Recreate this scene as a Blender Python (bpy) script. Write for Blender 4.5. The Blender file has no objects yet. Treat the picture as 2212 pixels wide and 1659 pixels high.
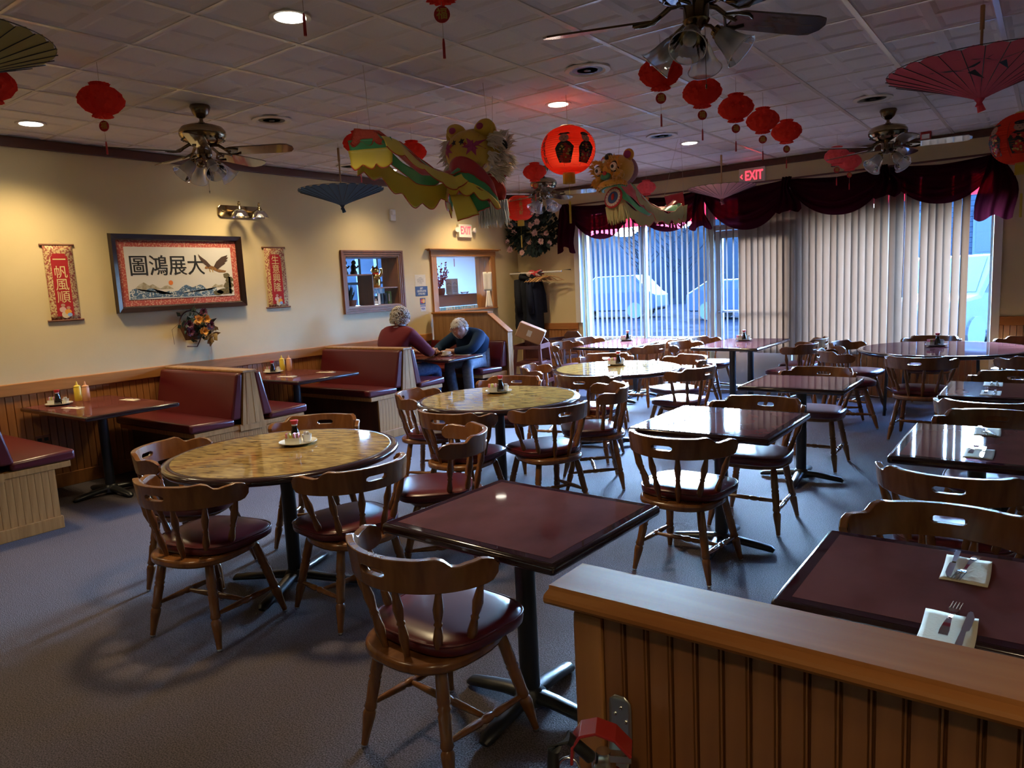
import bpy, math, random
from math import sin, cos, pi, radians, atan2, sqrt
from mathutils import Vector as V, Matrix as MX, Quaternion
random.seed(7)
SC = bpy.context.scene
COL = SC.collection
# ---------------------------------------------------------------- camera
cam = bpy.data.cameras.new('camera'); cam_o = bpy.data.objects.new('camera', cam); COL.objects.link(cam_o)
cr = V((0.80404565, 0.59252624, -0.0492266)); cu = V((-0.0413221, 0.1382826, 0.9895304)); cf = V((-0.59312991, 0.79359346, -0.13566996))
m = MX.Identity(4)
for i in range(3):
    m[i][0] = cr[i]; m[i][1] = cu[i]; m[i][2] = -cf[i]
m.translation = (0, 0, 1.505)
cam_o.matrix_world = m
cam.sensor_fit = 'HORIZONTAL'; cam.sensor_width = 36; cam.lens = 25.548; cam.clip_start = .02; cam.clip_end = 300
SC.camera = cam_o
# ---------------------------------------------------------------- sky
SKY = 26.0
W = bpy.data.worlds.new('sky'); SC.world = W; W.use_nodes = True
nt = W.node_tree; nt.nodes.clear()
sky = nt.nodes.new('ShaderNodeTexSky'); sky.sky_type = 'NISHITA'; sky.sun_disc = False; sky.sun_elevation = radians(23); sky.sun_rotation = radians(-27); sky.dust_density = 4.0; sky.air_density = 1.0
bg = nt.nodes.new('ShaderNodeBackground'); ow = nt.nodes.new('ShaderNodeOutputWorld')
wb = nt.nodes.new('ShaderNodeMix'); wb.data_type = 'RGBA'; wb.blend_type = 'MULTIPLY'; wb.inputs[0].default_value = 1; wb.inputs[7].default_value = (.235, .50, 1.10, 1)   # tungsten white balance: daylight reads blue
nt.links.new(sky.outputs[0], wb.inputs[6]); nt.links.new(wb.outputs[2], bg.inputs[0]); bg.inputs[1].default_value = SKY; nt.links.new(bg.outputs[0], ow.inputs[0])
# ---------------------------------------------------------------- exposure
vs = SC.view_settings
vs.view_transform = 'Standard'; vs.look = 'None'; vs.exposure = 0.75; vs.gamma = 1.0; vs.use_curve_mapping = False
SC.cycles.use_denoising = True
SC.cycles.max_bounces = 9; SC.cycles.diffuse_bounces = 5; SC.cycles.glossy_bounces = 4; SC.cycles.transmission_bounces = 6; SC.cycles.transparent_max_bounces = 16
SC.cycles.sample_clamp_indirect = 6.0; SC.cycles.caustics_reflective = False; SC.cycles.caustics_refractive = False
# daylight portals just outside the glazing (they only steer sampling of the sky)
def portal(loc, sx, sy, rot):
    l = bpy.data.lights.new('sky_portal', 'AREA'); l.shape = 'RECTANGLE'; l.size = sx; l.size_y = sy; l.cycles.is_portal = True
    o = bpy.data.objects.new('sky_portal', l); COL.objects.link(o); o.location = loc; o.rotation_euler = rot
portal((-3.0, 9.44, 1.52), 5.1, 1.9, (radians(-90), 0, 0))
LAMP_E = 84.0; LAMP_C = (1.0, .77, .44)

# ---------------------------------------------------------------- mesh builder
class MB:
    def __init__(s): s.v = []; s.f = []; s.sm = []
    def add(s, vs_, fs, mx=None):
        o = len(s.v)
        s.v += [tuple(mx @ V(p)) for p in vs_] if mx is not None else [tuple(p) for p in vs_]
        s.f += [tuple(i + o for i in f) for f in fs]; return s
    def box(s, c, d, mx=None):
        x, y, z = d[0] / 2, d[1] / 2, d[2] / 2
        p = [(c[0] + a * x, c[1] + b * y, c[2] + e * z) for e in (-1, 1) for b in (-1, 1) for a in (-1, 1)]
        return s.add(p, [(0, 2, 3, 1), (4, 5, 7, 6), (0, 1, 5, 4), (2, 6, 7, 3), (0, 4, 6, 2), (1, 3, 7, 5)], mx)
    def bb(s, x0, x1, y0, y1, z0, z1, mx=None):
        return s.box(((x0 + x1) / 2, (y0 + y1) / 2, (z0 + z1) / 2), (x1 - x0, y1 - y0, z1 - z0), mx)
    def lathe(s, prof, n=12, mx=None, sy=1.0):
        vv = []; ff = []; rings = []
        for r, z in prof:
            if r < 1e-6: rings.append([len(vv)]); vv.append((0, 0, z))
            else:
                rings.append(list(range(len(vv), len(vv) + n)))
                vv += [(r * cos(2 * pi * k / n), sy * r * sin(2 * pi * k / n), z) for k in range(n)]
        for a, b in zip(rings, rings[1:]):
            for k in range(n):
                k2 = (k + 1) % n
                if len(a) == 1 and len(b) == 1: break
                if len(a) == 1: ff.append((a[0], b[k2], b[k]))
                elif len(b) == 1: ff.append((a[k], a[k2], b[0]))
                else: ff.append((a[k], a[k2], b[k2], b[k]))
        if len(rings[0]) > 1: ff.append(tuple(reversed(rings[0])))
        if len(rings[-1]) > 1: ff.append(tuple(rings[-1]))
        return s.add(vv, ff, mx)
    def turn(s, p, q, prof, n=8):
        p = V(p); q = V(q); d = q - p; L = d.length
        mx = MX.Translation(p) @ d.to_track_quat('Z', 'Y').to_matrix().to_4x4()
        return s.lathe([(r, t * L) for t, r in prof], n, mx)
    def tube(s, pts, r, n=6, closed=False, flat=1.0):
        pts = [V(p) for p in pts]; N = len(pts); vv = []; ff = []
        rs = r if isinstance(r, (list, tuple)) else [r] * N
        up = None
        for i in range(N):
            a = pts[(i - 1) % N] if (closed or i > 0) else pts[0]; b = pts[(i + 1) % N] if (closed or i < N - 1) else pts[-1]
            t = (b - a).normalized()
            if up is None: up = t.orthogonal().normalized() if abs(t.z) > .9 else V((0, 0, 1))
            x = t.cross(up); x.normalize(); up2 = x.cross(t).normalized(); up = up2
            vv += [pts[i] + rs[i] * (cos(2 * pi * k / n) * x + flat * sin(2 * pi * k / n) * up2) for k in range(n)]
        for i in range(N if closed else N - 1):
            j = (i + 1) % N
            for k in range(n):
                k2 = (k + 1) % n; ff.append((i * n + k, i * n + k2, j * n + k2, j * n + k))
        if not closed:
            ff.append(tuple(reversed(range(n)))); ff.append(tuple(range((N - 1) * n, N * n)))
        return s.add(vv, ff)
    def prism(s, poly, z0, z1, mx=None):
        n = len(poly)
        return s.add([(x, y, z0) for x, y in poly] + [(x, y, z1) for x, y in poly],
                     [tuple(reversed(range(n))), tuple(range(n, 2 * n))] + [(k, (k + 1) % n, n + (k + 1) % n, n + k) for k in range(n)], mx)
    def grid(s, fn, nu, nv, cu_=False, mx=None):
        vv = [fn(i / nu, j / nv) for j in range(nv + 1) for i in range(nu if cu_ else nu + 1)]
        w = nu if cu_ else nu + 1; ff = []
        for j in range(nv):
            for i in range(nu):
                i2 = (i + 1) % w; ff.append((j * w + i, j * w + i2, (j + 1) * w + i2, (j + 1) * w + i))
        return s.add(vv, ff, mx)
    def ell(s, c, r, nu=12, nv=8, mx=None):
        if not isinstance(r, (tuple, list)): r = (r, r, r)
        vv = [(c[0], c[1], c[2] - r[2])]; ff = []
        for j in range(1, nv):
            t = -pi / 2 + pi * j / nv
            vv += [(c[0] + r[0] * cos(t) * cos(2 * pi * k / nu), c[1] + r[1] * cos(t) * sin(2 * pi * k / nu), c[2] + r[2] * sin(t)) for k in range(nu)]
        vv.append((c[0], c[1], c[2] + r[2])); e = len(vv) - 1
        for k in range(nu):
            k2 = (k + 1) % nu
            ff.append((0, 1 + k2, 1 + k)); ff.append((e, 1 + (nv - 2) * nu + k, 1 + (nv - 2) * nu + k2))
            for j in range(nv - 2): ff.append((1 + j * nu + k, 1 + j * nu + k2, 1 + (j + 1) * nu + k2, 1 + (j + 1) * nu + k))
        return s.add(vv, ff, mx)
    def mesh(s, name, mat=None, smooth=None):
        me = bpy.data.meshes.new(name); me.from_pydata(s.v, [], s.f); me.update()
        if mat is not None: me.materials.append(mat)
        if smooth:
            me.shade_smooth()
            if smooth < 180: me.set_sharp_from_angle(angle=radians(smooth))
        return me
    def build(s, name, mat, parent=None, smooth=None, bevel=0, seg=2, solid=0):
        o = bpy.data.objects.new(name, s.mesh(name, mat, smooth)); COL.objects.link(o)
        if parent is not None: o.parent = parent
        if solid:
            md = o.modifiers.new('thickness', 'SOLIDIFY'); md.thickness = solid; md.offset = 0
        if bevel:
            md = o.modifiers.new('edge', 'BEVEL'); md.width = bevel; md.segments = seg; md.limit_method = 'ANGLE'; md.angle_limit = radians(40); md.harden_normals = False
        return o
def T(x, y, z, rz=0, rx=0, ry=0, s=1):
    return MX.Translation((x, y, z)) @ MX.Rotation(rz, 4, 'Z') @ MX.Rotation(ry, 4, 'Y') @ MX.Rotation(rx, 4, 'X') @ MX.Scale(s, 4)
def tag(o, label=None, cat=None, group=None, kind=None):
    if label: o['label'] = label
    if cat: o['category'] = cat
    if group: o['group'] = group
    if kind: o['kind'] = kind
    return o
def thing(name, label, cat, loc=(0, 0, 0), rz=0, group=None):
    o = bpy.data.objects.new(name, None); COL.objects.link(o); o.location = loc; o.rotation_euler = (0, 0, rz); o.empty_display_size = .1
    return tag(o, label, cat, group)
KIDS = {}
def dup(root, loc, rz=0, label=None, group=None, rot=None, scale=None):
    def cp(o, par):
        c = o.copy(); COL.objects.link(c)
        if par is not None: c.parent = par
        for ch in list(o.children): cp(ch, c)
        return c
    r = cp(root, None); r.location = loc; r.rotation_euler = rot or (0, 0, rz)
    if scale: r.scale = scale
    if label: r['label'] = label
    if group: r['group'] = group
    return r
def struct(o): o['kind'] = 'structure'; return o
def poly_mesh(polys, name, mat, parent, mx=None, z=0):
    b = MB()
    for p in polys: b.add([(x, y, z) for x, y in p], [tuple(range(len(p)))], mx)
    return b.build(name, mat, parent)
# writing: filled text curves turned into meshes while the scene is still empty
TXT = {}
def make_texts(spec):
    tmp = []
    for key, (body, size, bold, lead) in spec.items():
        c = bpy.data.curves.new('t', 'FONT'); c.body = body; c.size = size; c.align_x = 'CENTER'; c.align_y = 'CENTER'; c.offset = bold; c.space_line = lead; c.resolution_u = 3
        o = bpy.data.objects.new('t', c); COL.objects.link(o); tmp.append((key, o))
    bpy.context.view_layer.update(); dg = bpy.context.evaluated_depsgraph_get()
    for key, o in tmp: TXT[key] = bpy.data.meshes.new_from_object(o.evaluated_get(dg))
    for key, o in tmp:
        c = o.data; bpy.data.objects.remove(o); bpy.data.curves.remove(c)
def put_text(key, name, mat, parent, mx, wrap=None):
    me = TXT[key].copy(); me.name = name; me.materials.clear(); me.materials.append(mat)
    if wrap is None: me.transform(mx)
    else:
        for v in me.vertices: v.co = wrap(v.co)
    o = bpy.data.objects.new(name, me); COL.objects.link(o); o.parent = parent; return o
make_texts({
    'exit': ('EXIT', .15, .0025, 1), 'pic': ('圖鴻展大', .20, 0, 1), 's1': ('一\n帆\n風\n順', .108, 0, .95), 's2': ('生\n意\n興\n隆', .10, 0, .95),
    'fu': ('福', .042, .0008, 1), 'gift': ('GIFT\nCERTIFICATES\nAVAILABLE', .034, .001, 1), 'visa': ('VISA', .036, .0015, 1), 'mc': ('MasterCard', .014, .0003, 1),
    'note': ('NOTICE\nprices are subject to\nchange without notice\nplease ask the server\nthank you', .014, .0001, 1.15),
    'lan': ('恭\n喜\n發\n財', .052, .0008, 1.0), 'open': ('OPEN', .07, .002, 1)})

# ---------------------------------------------------------------- materials
MT = {}
def new_mat(name):
    m_ = bpy.data.materials.new(name); m_.use_nodes = True; MT[name] = m_
    return m_, m_.node_tree, m_.node_tree.nodes['Principled BSDF']
def lk(t, a, b): t.links.new(a, b)
def mat(name, col, rough=.5, metal=0, spec=.5, coat=0, col2=None, sc=(8, 8, 8), det=3, dist=0, ramp=(.35, .65), bump=0, bsc=None, emis=None, es=0, sheen=0, coat_r=.05):
    m_, t, b = new_mat(name); N = t.nodes
    b.inputs['Base Color'].default_value = (*col, 1); b.inputs['Roughness'].default_value = rough; b.inputs['Metallic'].default_value = metal
    b.inputs['Specular IOR Level'].default_value = spec; b.inputs['Coat Weight'].default_value = coat; b.inputs['Coat Roughness'].default_value = coat_r
    b.inputs['Sheen Weight'].default_value = sheen
    if emis: b.inputs['Emission Color'].default_value = (*emis, 1); b.inputs['Emission Strength'].default_value = es
    if col2 or bump:
        tx = N.new('ShaderNodeTexCoord'); mp = N.new('ShaderNodeMapping'); mp.inputs['Scale'].default_value = sc; lk(t, tx.outputs['Object'], mp.inputs[0])
        no = N.new('ShaderNodeTexNoise'); no.inputs['Scale'].default_value = 1; no.inputs['Detail'].default_value = det; no.inputs['Distortion'].default_value = dist; lk(t, mp.outputs[0], no.inputs[0])
        if col2:
            r_ = N.new('ShaderNodeValToRGB'); e = r_.color_ramp.elements; e[0].position, e[1].position = ramp; e[0].color = (*col, 1); e[1].color = (*col2, 1)
            lk(t, no.outputs['Fac'], r_.inputs[0]); lk(t, r_.outputs[0], b.inputs['Base Color'])
        if bump:
            n2 = no
            if bsc:
                mp2 = N.new('ShaderNodeMapping'); mp2.inputs['Scale'].default_value = bsc; lk(t, tx.outputs['Object'], mp2.inputs[0])
                n2 = N.new('ShaderNodeTexNoise'); n2.inputs['Scale'].default_value = 1; n2.inputs['Detail'].default_value = 2; lk(t, mp2.outputs[0], n2.inputs[0])
            bp = N.new('ShaderNodeBump'); bp.inputs['Strength'].default_value = bump; bp.inputs['Distance'].default_value = .004
            lk(t, n2.outputs['Fac'], bp.inputs['Height']); lk(t, bp.outputs[0], b.inputs['Normal'])
    return m_
def sheer(name, col, transp, transl, rough=.8, gloss=0, tcol=None):
    m_, t, b = new_mat(name); N = t.nodes; N.remove(b); out = N['Material Output']
    d = N.new('ShaderNodeBsdfDiffuse'); d.inputs[0].default_value = (*col, 1)
    tl = N.new('ShaderNodeBsdfTranslucent'); tl.inputs[0].default_value = (*(tcol or col), 1)
    tp = N.new('ShaderNodeBsdfTransparent'); tp.inputs[0].default_value = (*(tcol or (1, 1, 1)), 1)
    a = N.new('ShaderNodeMixShader'); a.inputs[0].default_value = transl; lk(t, d.outputs[0], a.inputs[1]); lk(t, tl.outputs[0], a.inputs[2])
    c = N.new('ShaderNodeMixShader'); c.inputs[0].default_value = transp; lk(t, a.outputs[0], c.inputs[1]); lk(t, tp.outputs[0], c.inputs[2])
    last = c
    if gloss:
        g = N.new('ShaderNodeBsdfGlossy'); g.inputs[1].default_value = .08; lw = N.new('ShaderNodeLayerWeight'); lw.inputs[0].default_value = gloss
        e = N.new('ShaderNodeMixShader'); lk(t, lw.outputs['Fresnel'], e.inputs[0]); lk(t, c.outputs[0], e.inputs[1]); lk(t, g.outputs[0], e.inputs[2]); last = e
    lk(t, last.outputs[0], out.inputs[0]); return m_
mat('wall_paint', (.62, .50, .27), .45, col2=(.67, .54, .30), sc=(2, 2, 2), bump=.08, bsc=(60, 60, 60))
mat('ceiling_tile', (.74, .74, .77), .6, bump=.25, bsc=(90, 90, 90))
mat('grid_bar', (.88, .87, .85), .2)
mat('pine', (.33, .135, .035), .32, col2=(.45, .20, .06), sc=(14, 14, 1.2), dist=1.2, ramp=(.3, .7), coat=.25)
mat('pine_y', (.34, .14, .037), .3, col2=(.47, .21, .062), sc=(16, 1.4, 16), dist=1.2, ramp=(.3, .7), coat=.25)
mat('pine_x', (.30, .108, .03), .5, spec=.1, col2=(.39, .165, .05), sc=(1.4, 16, 16), dist=1.2, ramp=(.3, .7), coat=0)
mat('oak_board', (.30, .15, .055), .4, col2=(.42, .23, .095), sc=(30, 30, 2), dist=.6, coat=.1)
mat('bead_wall', (.29, .115, .032), .36, col2=(.41, .17, .05), sc=(20, 20, 1.4), dist=.8, coat=.15)
mat('bead', (.20, .075, .02), .36, col2=(.29, .115, .034), sc=(20, 20, 1.4), dist=.8, coat=.15)
mat('oak_light', (.48, .245, .075), .45, spec=.3, col2=(.36, .17, .048), sc=(40, 40, 2.5), dist=.5)
mat('chair_wood', (.14, .049, .0135), .26, col2=(.235, .09, .025), sc=(16, 16, 3), dist=1.0, ramp=(.3, .7), coat=.3, coat_r=.12)
mat('dark_trim', (.075, .022, .012), .4, col2=(.10, .03, .017), sc=(20, 2, 20))
mat('dark_wood', (.07, .028, .02), .35, col2=(.11, .04, .025), sc=(14, 14, 2))
mat('cherry', (.12, .03, .022), .3, col2=(.17, .045, .03), sc=(14, 14, 2))
mat('brown_wood', (.16, .066, .035), .4, col2=(.22, .09, .05), sc=(20, 20, 2))
mat('vinyl', (.092, .009, .013), .3, spec=.5, coat=.15, coat_r=.25, bump=.05, bsc=(25, 25, 25))
mat('table_burgundy', (.075, .022, .02), .5, spec=.0, coat=.42, coat_r=.035, col2=(.145, .046, .040), sc=(3.2, 2.0, 5), det=5, bump=.02, bsc=(40, 40, 40))
mat('table_border', (.028, .008, .01), .5, spec=.0, coat=.42, coat_r=.04)
mat('table_edge', (.022, .008, .01), .16, coat=.7, coat_r=.08)
mat('black_metal', (.012, .013, .015), .38)
mat('brass', (.34, .25, .13), .2, metal=1)
mat('dark_brass', (.17, .12, .07), .24, metal=1)
mat('steel', (.6, .6, .6), .22, metal=1)
mat('aluminium', (.5, .5, .48), .35, metal=1, bump=.1, bsc=(60, 60, 6))
mat('chrome', (.8, .8, .8), .08, metal=1)
mat('blade', (.085, .05, .032), .14, coat=.8, coat_r=.05, col2=(.13, .08, .05), sc=(3, 30, 30))
mat('white_plastic', (.7, .68, .62), .4)
mat('ceramic', (.72, .70, .62), .15, coat=.5)
mat('paper_white', (.72, .70, .66), .8, col2=(.66, .64, .6), sc=(30, 30, 30))
mat('napkin', (.78, .72, .58), .9, bump=.15, bsc=(150, 150, 150))
mat('paper_red', (.52, .035, .025), .7)
mat('gold', (.55, .36, .08), .4, metal=.4)
mat('yellow_thread', (.62, .48, .05), .7)
mat('red', (.5, .02, .02), .4)
mat('red_paint', (.34, .02, .02), .25, coat=.4)
mat('black', (.012, .012, .013), .5)
mat('soy', (.012, .008, .007), .08, coat=1)
mat('mustard', (.75, .55, .06), .4); mat('duck_sauce', (.72, .36, .18), .4)
mat('pink_paper', (.75, .25, .3), .7); mat('yellow_paper', (.7, .6, .12), .7); mat('blue_paper', (.25, .4, .7), .7)
mat('rope', (.5, .45, .38), .8)
mat('emit_red', (.6, .02, .02), .5, emis=(1, .03, .05), es=2.2)
mat('lamp_glow', (1, 1, 1), .5, emis=(1, .93, .78), es=9)
mat('led_blue', (.1, .1, .5), .5, emis=(.2, .3, 1), es=3)
mat('cardboard', (.36, .20, .10), .8, col2=(.41, .235, .12), sc=(3, 3, 3))
mat('coat_black', (.01, .011, .016), .8, spec=.2, bump=.2, bsc=(40, 40, 40)); mat('coat_navy', (.008, .011, .024), .9, spec=.2)
mat('scarf', (.5, .04, .05), .9, col2=(.7, .6, .55), sc=(12, 12, 12), ramp=(.5, .55))
mat('hanger', (.48, .27, .11), .35)
mat('cloth_burg', (.11, .012, .02), .95, spec=.15, sheen=.08, bump=.2, bsc=(60, 60, 60)); mat('cloth_navy', (.010, .026, .06), .95, spec=.15, bump=.2, bsc=(50, 50, 50))
mat('jeans', (.045, .085, .2), .9, col2=(.09, .15, .3), sc=(40, 40, 40)); mat('jeans_grey', (.10, .125, .16), .9, col2=(.15, .18, .22), sc=(30, 30, 30))
mat('skin', (.50, .27, .19), .5, col2=(.42, .21, .15), sc=(25, 25, 25)); mat('hair_grey', (.62, .58, .51), .6, col2=(.40, .37, .32), sc=(60, 60, 60)); mat('hair_white', (.75, .72, .66), .55, col2=(.5, .48, .44), sc=(60, 60, 60))
mat('shirt', (.35, .4, .45), .9); mat('eye', (.6, .58, .55), .2); mat('lip', (.4, .17, .14), .5)
mat('leaf', (.03, .06, .03), .5, col2=(.06, .11, .05), sc=(20, 20, 20)); mat('leaf_dark', (.012, .028, .02), .5)
mat('petal_pink', (.62, .40, .36), .7); mat('petal_orange', (.72, .32, .04), .7); mat('petal_wine', (.12, .015, .04), .7); mat('wicker', (.12, .05, .025), .7, bump=.5, bsc=(80, 80, 80)); mat('straw', (.3, .2, .08), .8)
mat('cream_strip', (.62, .5, .33), .7); mat('silk', (.66, .64, .60), .55, bump=.1, bsc=(12, 12, 12)); mat('ink', (.01, .012, .014), .6)
mat('frame_dark', (.022, .01, .008), .22, coat=.4)
mat('brocade', (.42, .07, .05), .6, col2=(.60, .30, .2), sc=(70, 70, 70), ramp=(.5, .62), det=1); mat('brocade_gold', (.30, .06, .04), .6, col2=(.62, .46, .22), sc=(80, 80, 80), ramp=(.42, .56), det=1)
mat('scroll_red', (.36, .008, .014), .8); mat('scroll_gold', (.70, .56, .27), .6)
mat('eagle', (.17, .075, .025), .8, col2=(.30, .15, .05), sc=(60, 60, 60)); mat('eagle_dark', (.06, .03, .02), .8)
mat('hill_print', (.30, .26, .17), .8, col2=(.5, .47, .38), sc=(30, 30, 30)); mat('sun_print', (.70, .19, .04), .8); mat('wave', (.06, .13, .24), .8, col2=(.55, .6, .62), sc=(38, 38, 38), ramp=(.52, .6), dist=1.5); mat('tree_print', (.07, .08, .04), .8, col2=(.17, .12, .06), sc=(60, 60, 60))
mat('blue_sign', (.02, .05, .17), .5); mat('mc_red', (.55, .03, .02), .5); mat('mc_yellow', (.75, .4, .03), .5); mat('visa_blue', (.02, .04, .25), .5)
mat('lobby_wall', (.52, .46, .44), .7); mat('counter', (.15, .075, .045), .5); mat('blue_mottle', (.10, .35, .62), .4, col2=(.5, .65, .75), sc=(30, 30, 12), ramp=(.45, .6))
mat('berry', (.26, .01, .025), .4); mat('pot', (.22, .07, .045), .6); mat('pumpkin', (.6, .2, .03), .6); mat('green_box', (.18, .28, .06), .5); mat('gold_shiny', (.62, .45, .17), .18, metal=1)
mat('asphalt', (.004, .004, .0042), 1.0, spec=0, col2=(.007, .007, .0074), sc=(2, 2, 2)); mat('kerb', (.3, .29, .28), .9); mat('woods', (.0045, .0047, .0046), 1, spec=0, col2=(.010, .0098, .009), sc=(.25, .25, .25), det=6)
mat('bark', (.006, .0058, .0055), 1, spec=0); mat('car_grey', (.008, .009, .010), .6, spec=.1); mat('car_white', (.03, .03, .03), .6, spec=.1); mat('car_glass', (.008, .009, .01), .4, spec=.15); mat('tyre', (.012, .012, .012), .8)
mat('siding', (.012, .013, .014), 1, spec=0); mat('house_trim', (.03, .03, .03), 1, spec=0)
mat('lion_yellow', (.62, .42, .05), .45, col2=(.55, .34, .04), sc=(10, 10, 10)); mat('lion_gold', (.60, .30, .03), .9, sheen=.4, bump=.8, bsc=(90, 90, 90)); mat('satin_yellow', (.78, .62, .07), .33, sheen=.3); mat('satin_green', (.05, .34, .12), .33, sheen=.3); mat('satin_red', (.45, .02, .035), .4, sheen=.3)
mat('lion_red', (.42, .02, .02), .5); mat('lion_pink', (.35, .03, .13), .6); mat('fur', (.72, .66, .55), .95, bump=.8, bsc=(80, 80, 20)); mat('fur_yellow', (.55, .50, .25), .95, bump=.8, bsc=(80, 80, 20)); mat('fur_blue', (.62, .68, .75), .95, bump=.6, bsc=(60, 60, 12)); mat('lion_green', (.04, .22, .10), .45); mat('lion_blue', (.03, .10, .28), .5); mat('lion_white', (.68, .62, .52), .5); mat('sequin', (.55, .06, .03), .3, metal=.4, bump=.9, bsc=(150, 150, 150)); mat('mauve', (.3, .12, .14), .6)
sheer('glass', (.5, .5, .5), 1.0, 0, gloss=.12)
sheer('bell_glass', (.78, .82, .86), .62, .4, gloss=.4)
sheer('vane', (.20, .165, .14), 0, .14, tcol=(.054, .0225, .0105))
sheer('valance', (.04, .005, .014), .28, .3, tcol=(.032, .003, .007))
sheer('awning', (.3, .02, .03), 0, .5, tcol=(.09, .0014, .003))
sheer('honey_red', (.85, .065, .045), 0, .4, tcol=(.9, .11, .07))
sheer('honey_pink', (.8, .12, .12), 0, .45, tcol=(.85, .16, .15))
sheer('lantern_red', (.85, .075, .045), 0, .45, tcol=(.9, .13, .07))
sheer('parasol_blue', (.10, .17, .26), 0, .35, tcol=(.16, .26, .36)); sheer('parasol_pink', (.45, .24, .27), 0, .45, tcol=(.55, .3, .32)); sheer('parasol_red', (.92, .17, .24), 0, .5, tcol=(.95, .26, .32)); sheer('parasol_olive', (.45, .40, .17), 0, .4, tcol=(.5, .45, .18))
# carpet: two-scale fleck
m_, t_, b_ = new_mat('carpet'); N_ = t_.nodes
tx = N_.new('ShaderNodeTexCoord'); n1 = N_.new('ShaderNodeTexNoise'); n1.inputs['Scale'].default_value = 190; n1.inputs['Detail'].default_value = 2; lk(t_, tx.outputs['Object'], n1.inputs[0])
n2 = N_.new('ShaderNodeTexNoise'); n2.inputs['Scale'].default_value = 1.1; n2.inputs['Detail'].default_value = 4; lk(t_, tx.outputs['Object'], n2.inputs[0])
r1 = N_.new('ShaderNodeValToRGB'); r1.color_ramp.elements[0].position = .38; r1.color_ramp.elements[0].color = (.044, .034, .037, 1); r1.color_ramp.elements[1].position = .66; r1.color_ramp.elements[1].color = (.155, .125, .135, 1); lk(t_, n1.outputs['Fac'], r1.inputs[0])
r2 = N_.new('ShaderNodeValToRGB'); r2.color_ramp.elements[0].position = .3; r2.color_ramp.elements[0].color = (.78, .76, .74, 1); r2.color_ramp.elements[1].position = .7; r2.color_ramp.elements[1].color = (1, 1, 1, 1); lk(t_, n2.outputs['Fac'], r2.inputs[0])
mm = N_.new('ShaderNodeMix'); mm.data_type = 'RGBA'; mm.blend_type = 'MULTIPLY'; mm.inputs[0].default_value = 1; lk(t_, r1.outputs[0], mm.inputs[6]); lk(t_, r2.outputs[0], mm.inputs[7]); lk(t_, mm.outputs[2], b_.inputs['Base Color'])
b_.inputs['Roughness'].default_value = .95; bp = N_.new('ShaderNodeBump'); bp.inputs['Strength'].default_value = .7; bp.inputs['Distance'].default_value = .006; lk(t_, n1.outputs['Fac'], bp.inputs['Height']); lk(t_, bp.outputs[0], b_.inputs['Normal'])
# round tables: collage of yellowed paper strips under a clear coat
m_, t_, b_ = new_mat('table_collage'); N_ = t_.nodes
tx = N_.new('ShaderNodeTexCoord'); mp = N_.new('ShaderNodeMapping'); mp.inputs['Scale'].default_value = (11, 40, 10); mp.inputs['Rotation'].default_value = (0, 0, .5); lk(t_, tx.outputs['Object'], mp.inputs[0])
n1 = N_.new('ShaderNodeTexNoise'); n1.inputs['Scale'].default_value = 1; n1.inputs['Detail'].default_value = 6; n1.inputs['Distortion'].default_value = .4; lk(t_, mp.outputs[0], n1.inputs[0])
r1 = N_.new('ShaderNodeValToRGB'); e = r1.color_ramp.elements; e[0].position = .25; e[0].color = (.075, .033, .012, 1); e[1].position = .75; e[1].color = (.34, .225, .075, 1); x_ = e.new(.45); x_.color = (.20, .115, .036, 1); x_ = e.new(.6); x_.color = (.30, .185, .055, 1); lk(t_, n1.outputs['Fac'], r1.inputs[0])
vo = N_.new('ShaderNodeTexVoronoi'); vo.inputs['Scale'].default_value = 1; mp2 = N_.new('ShaderNodeMapping'); mp2.inputs['Scale'].default_value = (14, 34, 10); mp2.inputs['Rotation'].default_value = (0, 0, .9); lk(t_, tx.outputs['Object'], mp2.inputs[0]); lk(t_, mp2.outputs[0], vo.inputs[0])
r2 = N_.new('ShaderNodeValToRGB'); e = r2.color_ramp.elements; e[0].position = .16; e[0].color = (.35, .2, .14, 1); e[1].position = .24; e[1].color = (1, 1, 1, 1); lk(t_, vo.outputs['Distance'], r2.inputs[0])
mm = N_.new('ShaderNodeMix'); mm.data_type = 'RGBA'; mm.blend_type = 'MULTIPLY'; mm.inputs[0].default_value = .8; lk(t_, r1.outputs[0], mm.inputs[6]); lk(t_, r2.outputs[0], mm.inputs[7]); lk(t_, mm.outputs[2], b_.inputs['Base Color'])
b_.inputs['Roughness'].default_value = .45; b_.inputs['Specular IOR Level'].default_value = .0; b_.inputs['Coat Weight'].default_value = .6; b_.inputs['Coat Roughness'].default_value = .04
# ================================================================ ROOM
XL, YB, CZ = -6.66, 9.22, 2.855
M = MT
def sbox(name, b, mt, parent=None, bevel=0):
    o = MB().bb(*b).build(name, M[mt], parent, bevel=bevel); return struct(o) if parent is None else o
sbox('floor', (-6.66, 4, -3, YB, -.12, 0), 'carpet')
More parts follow.
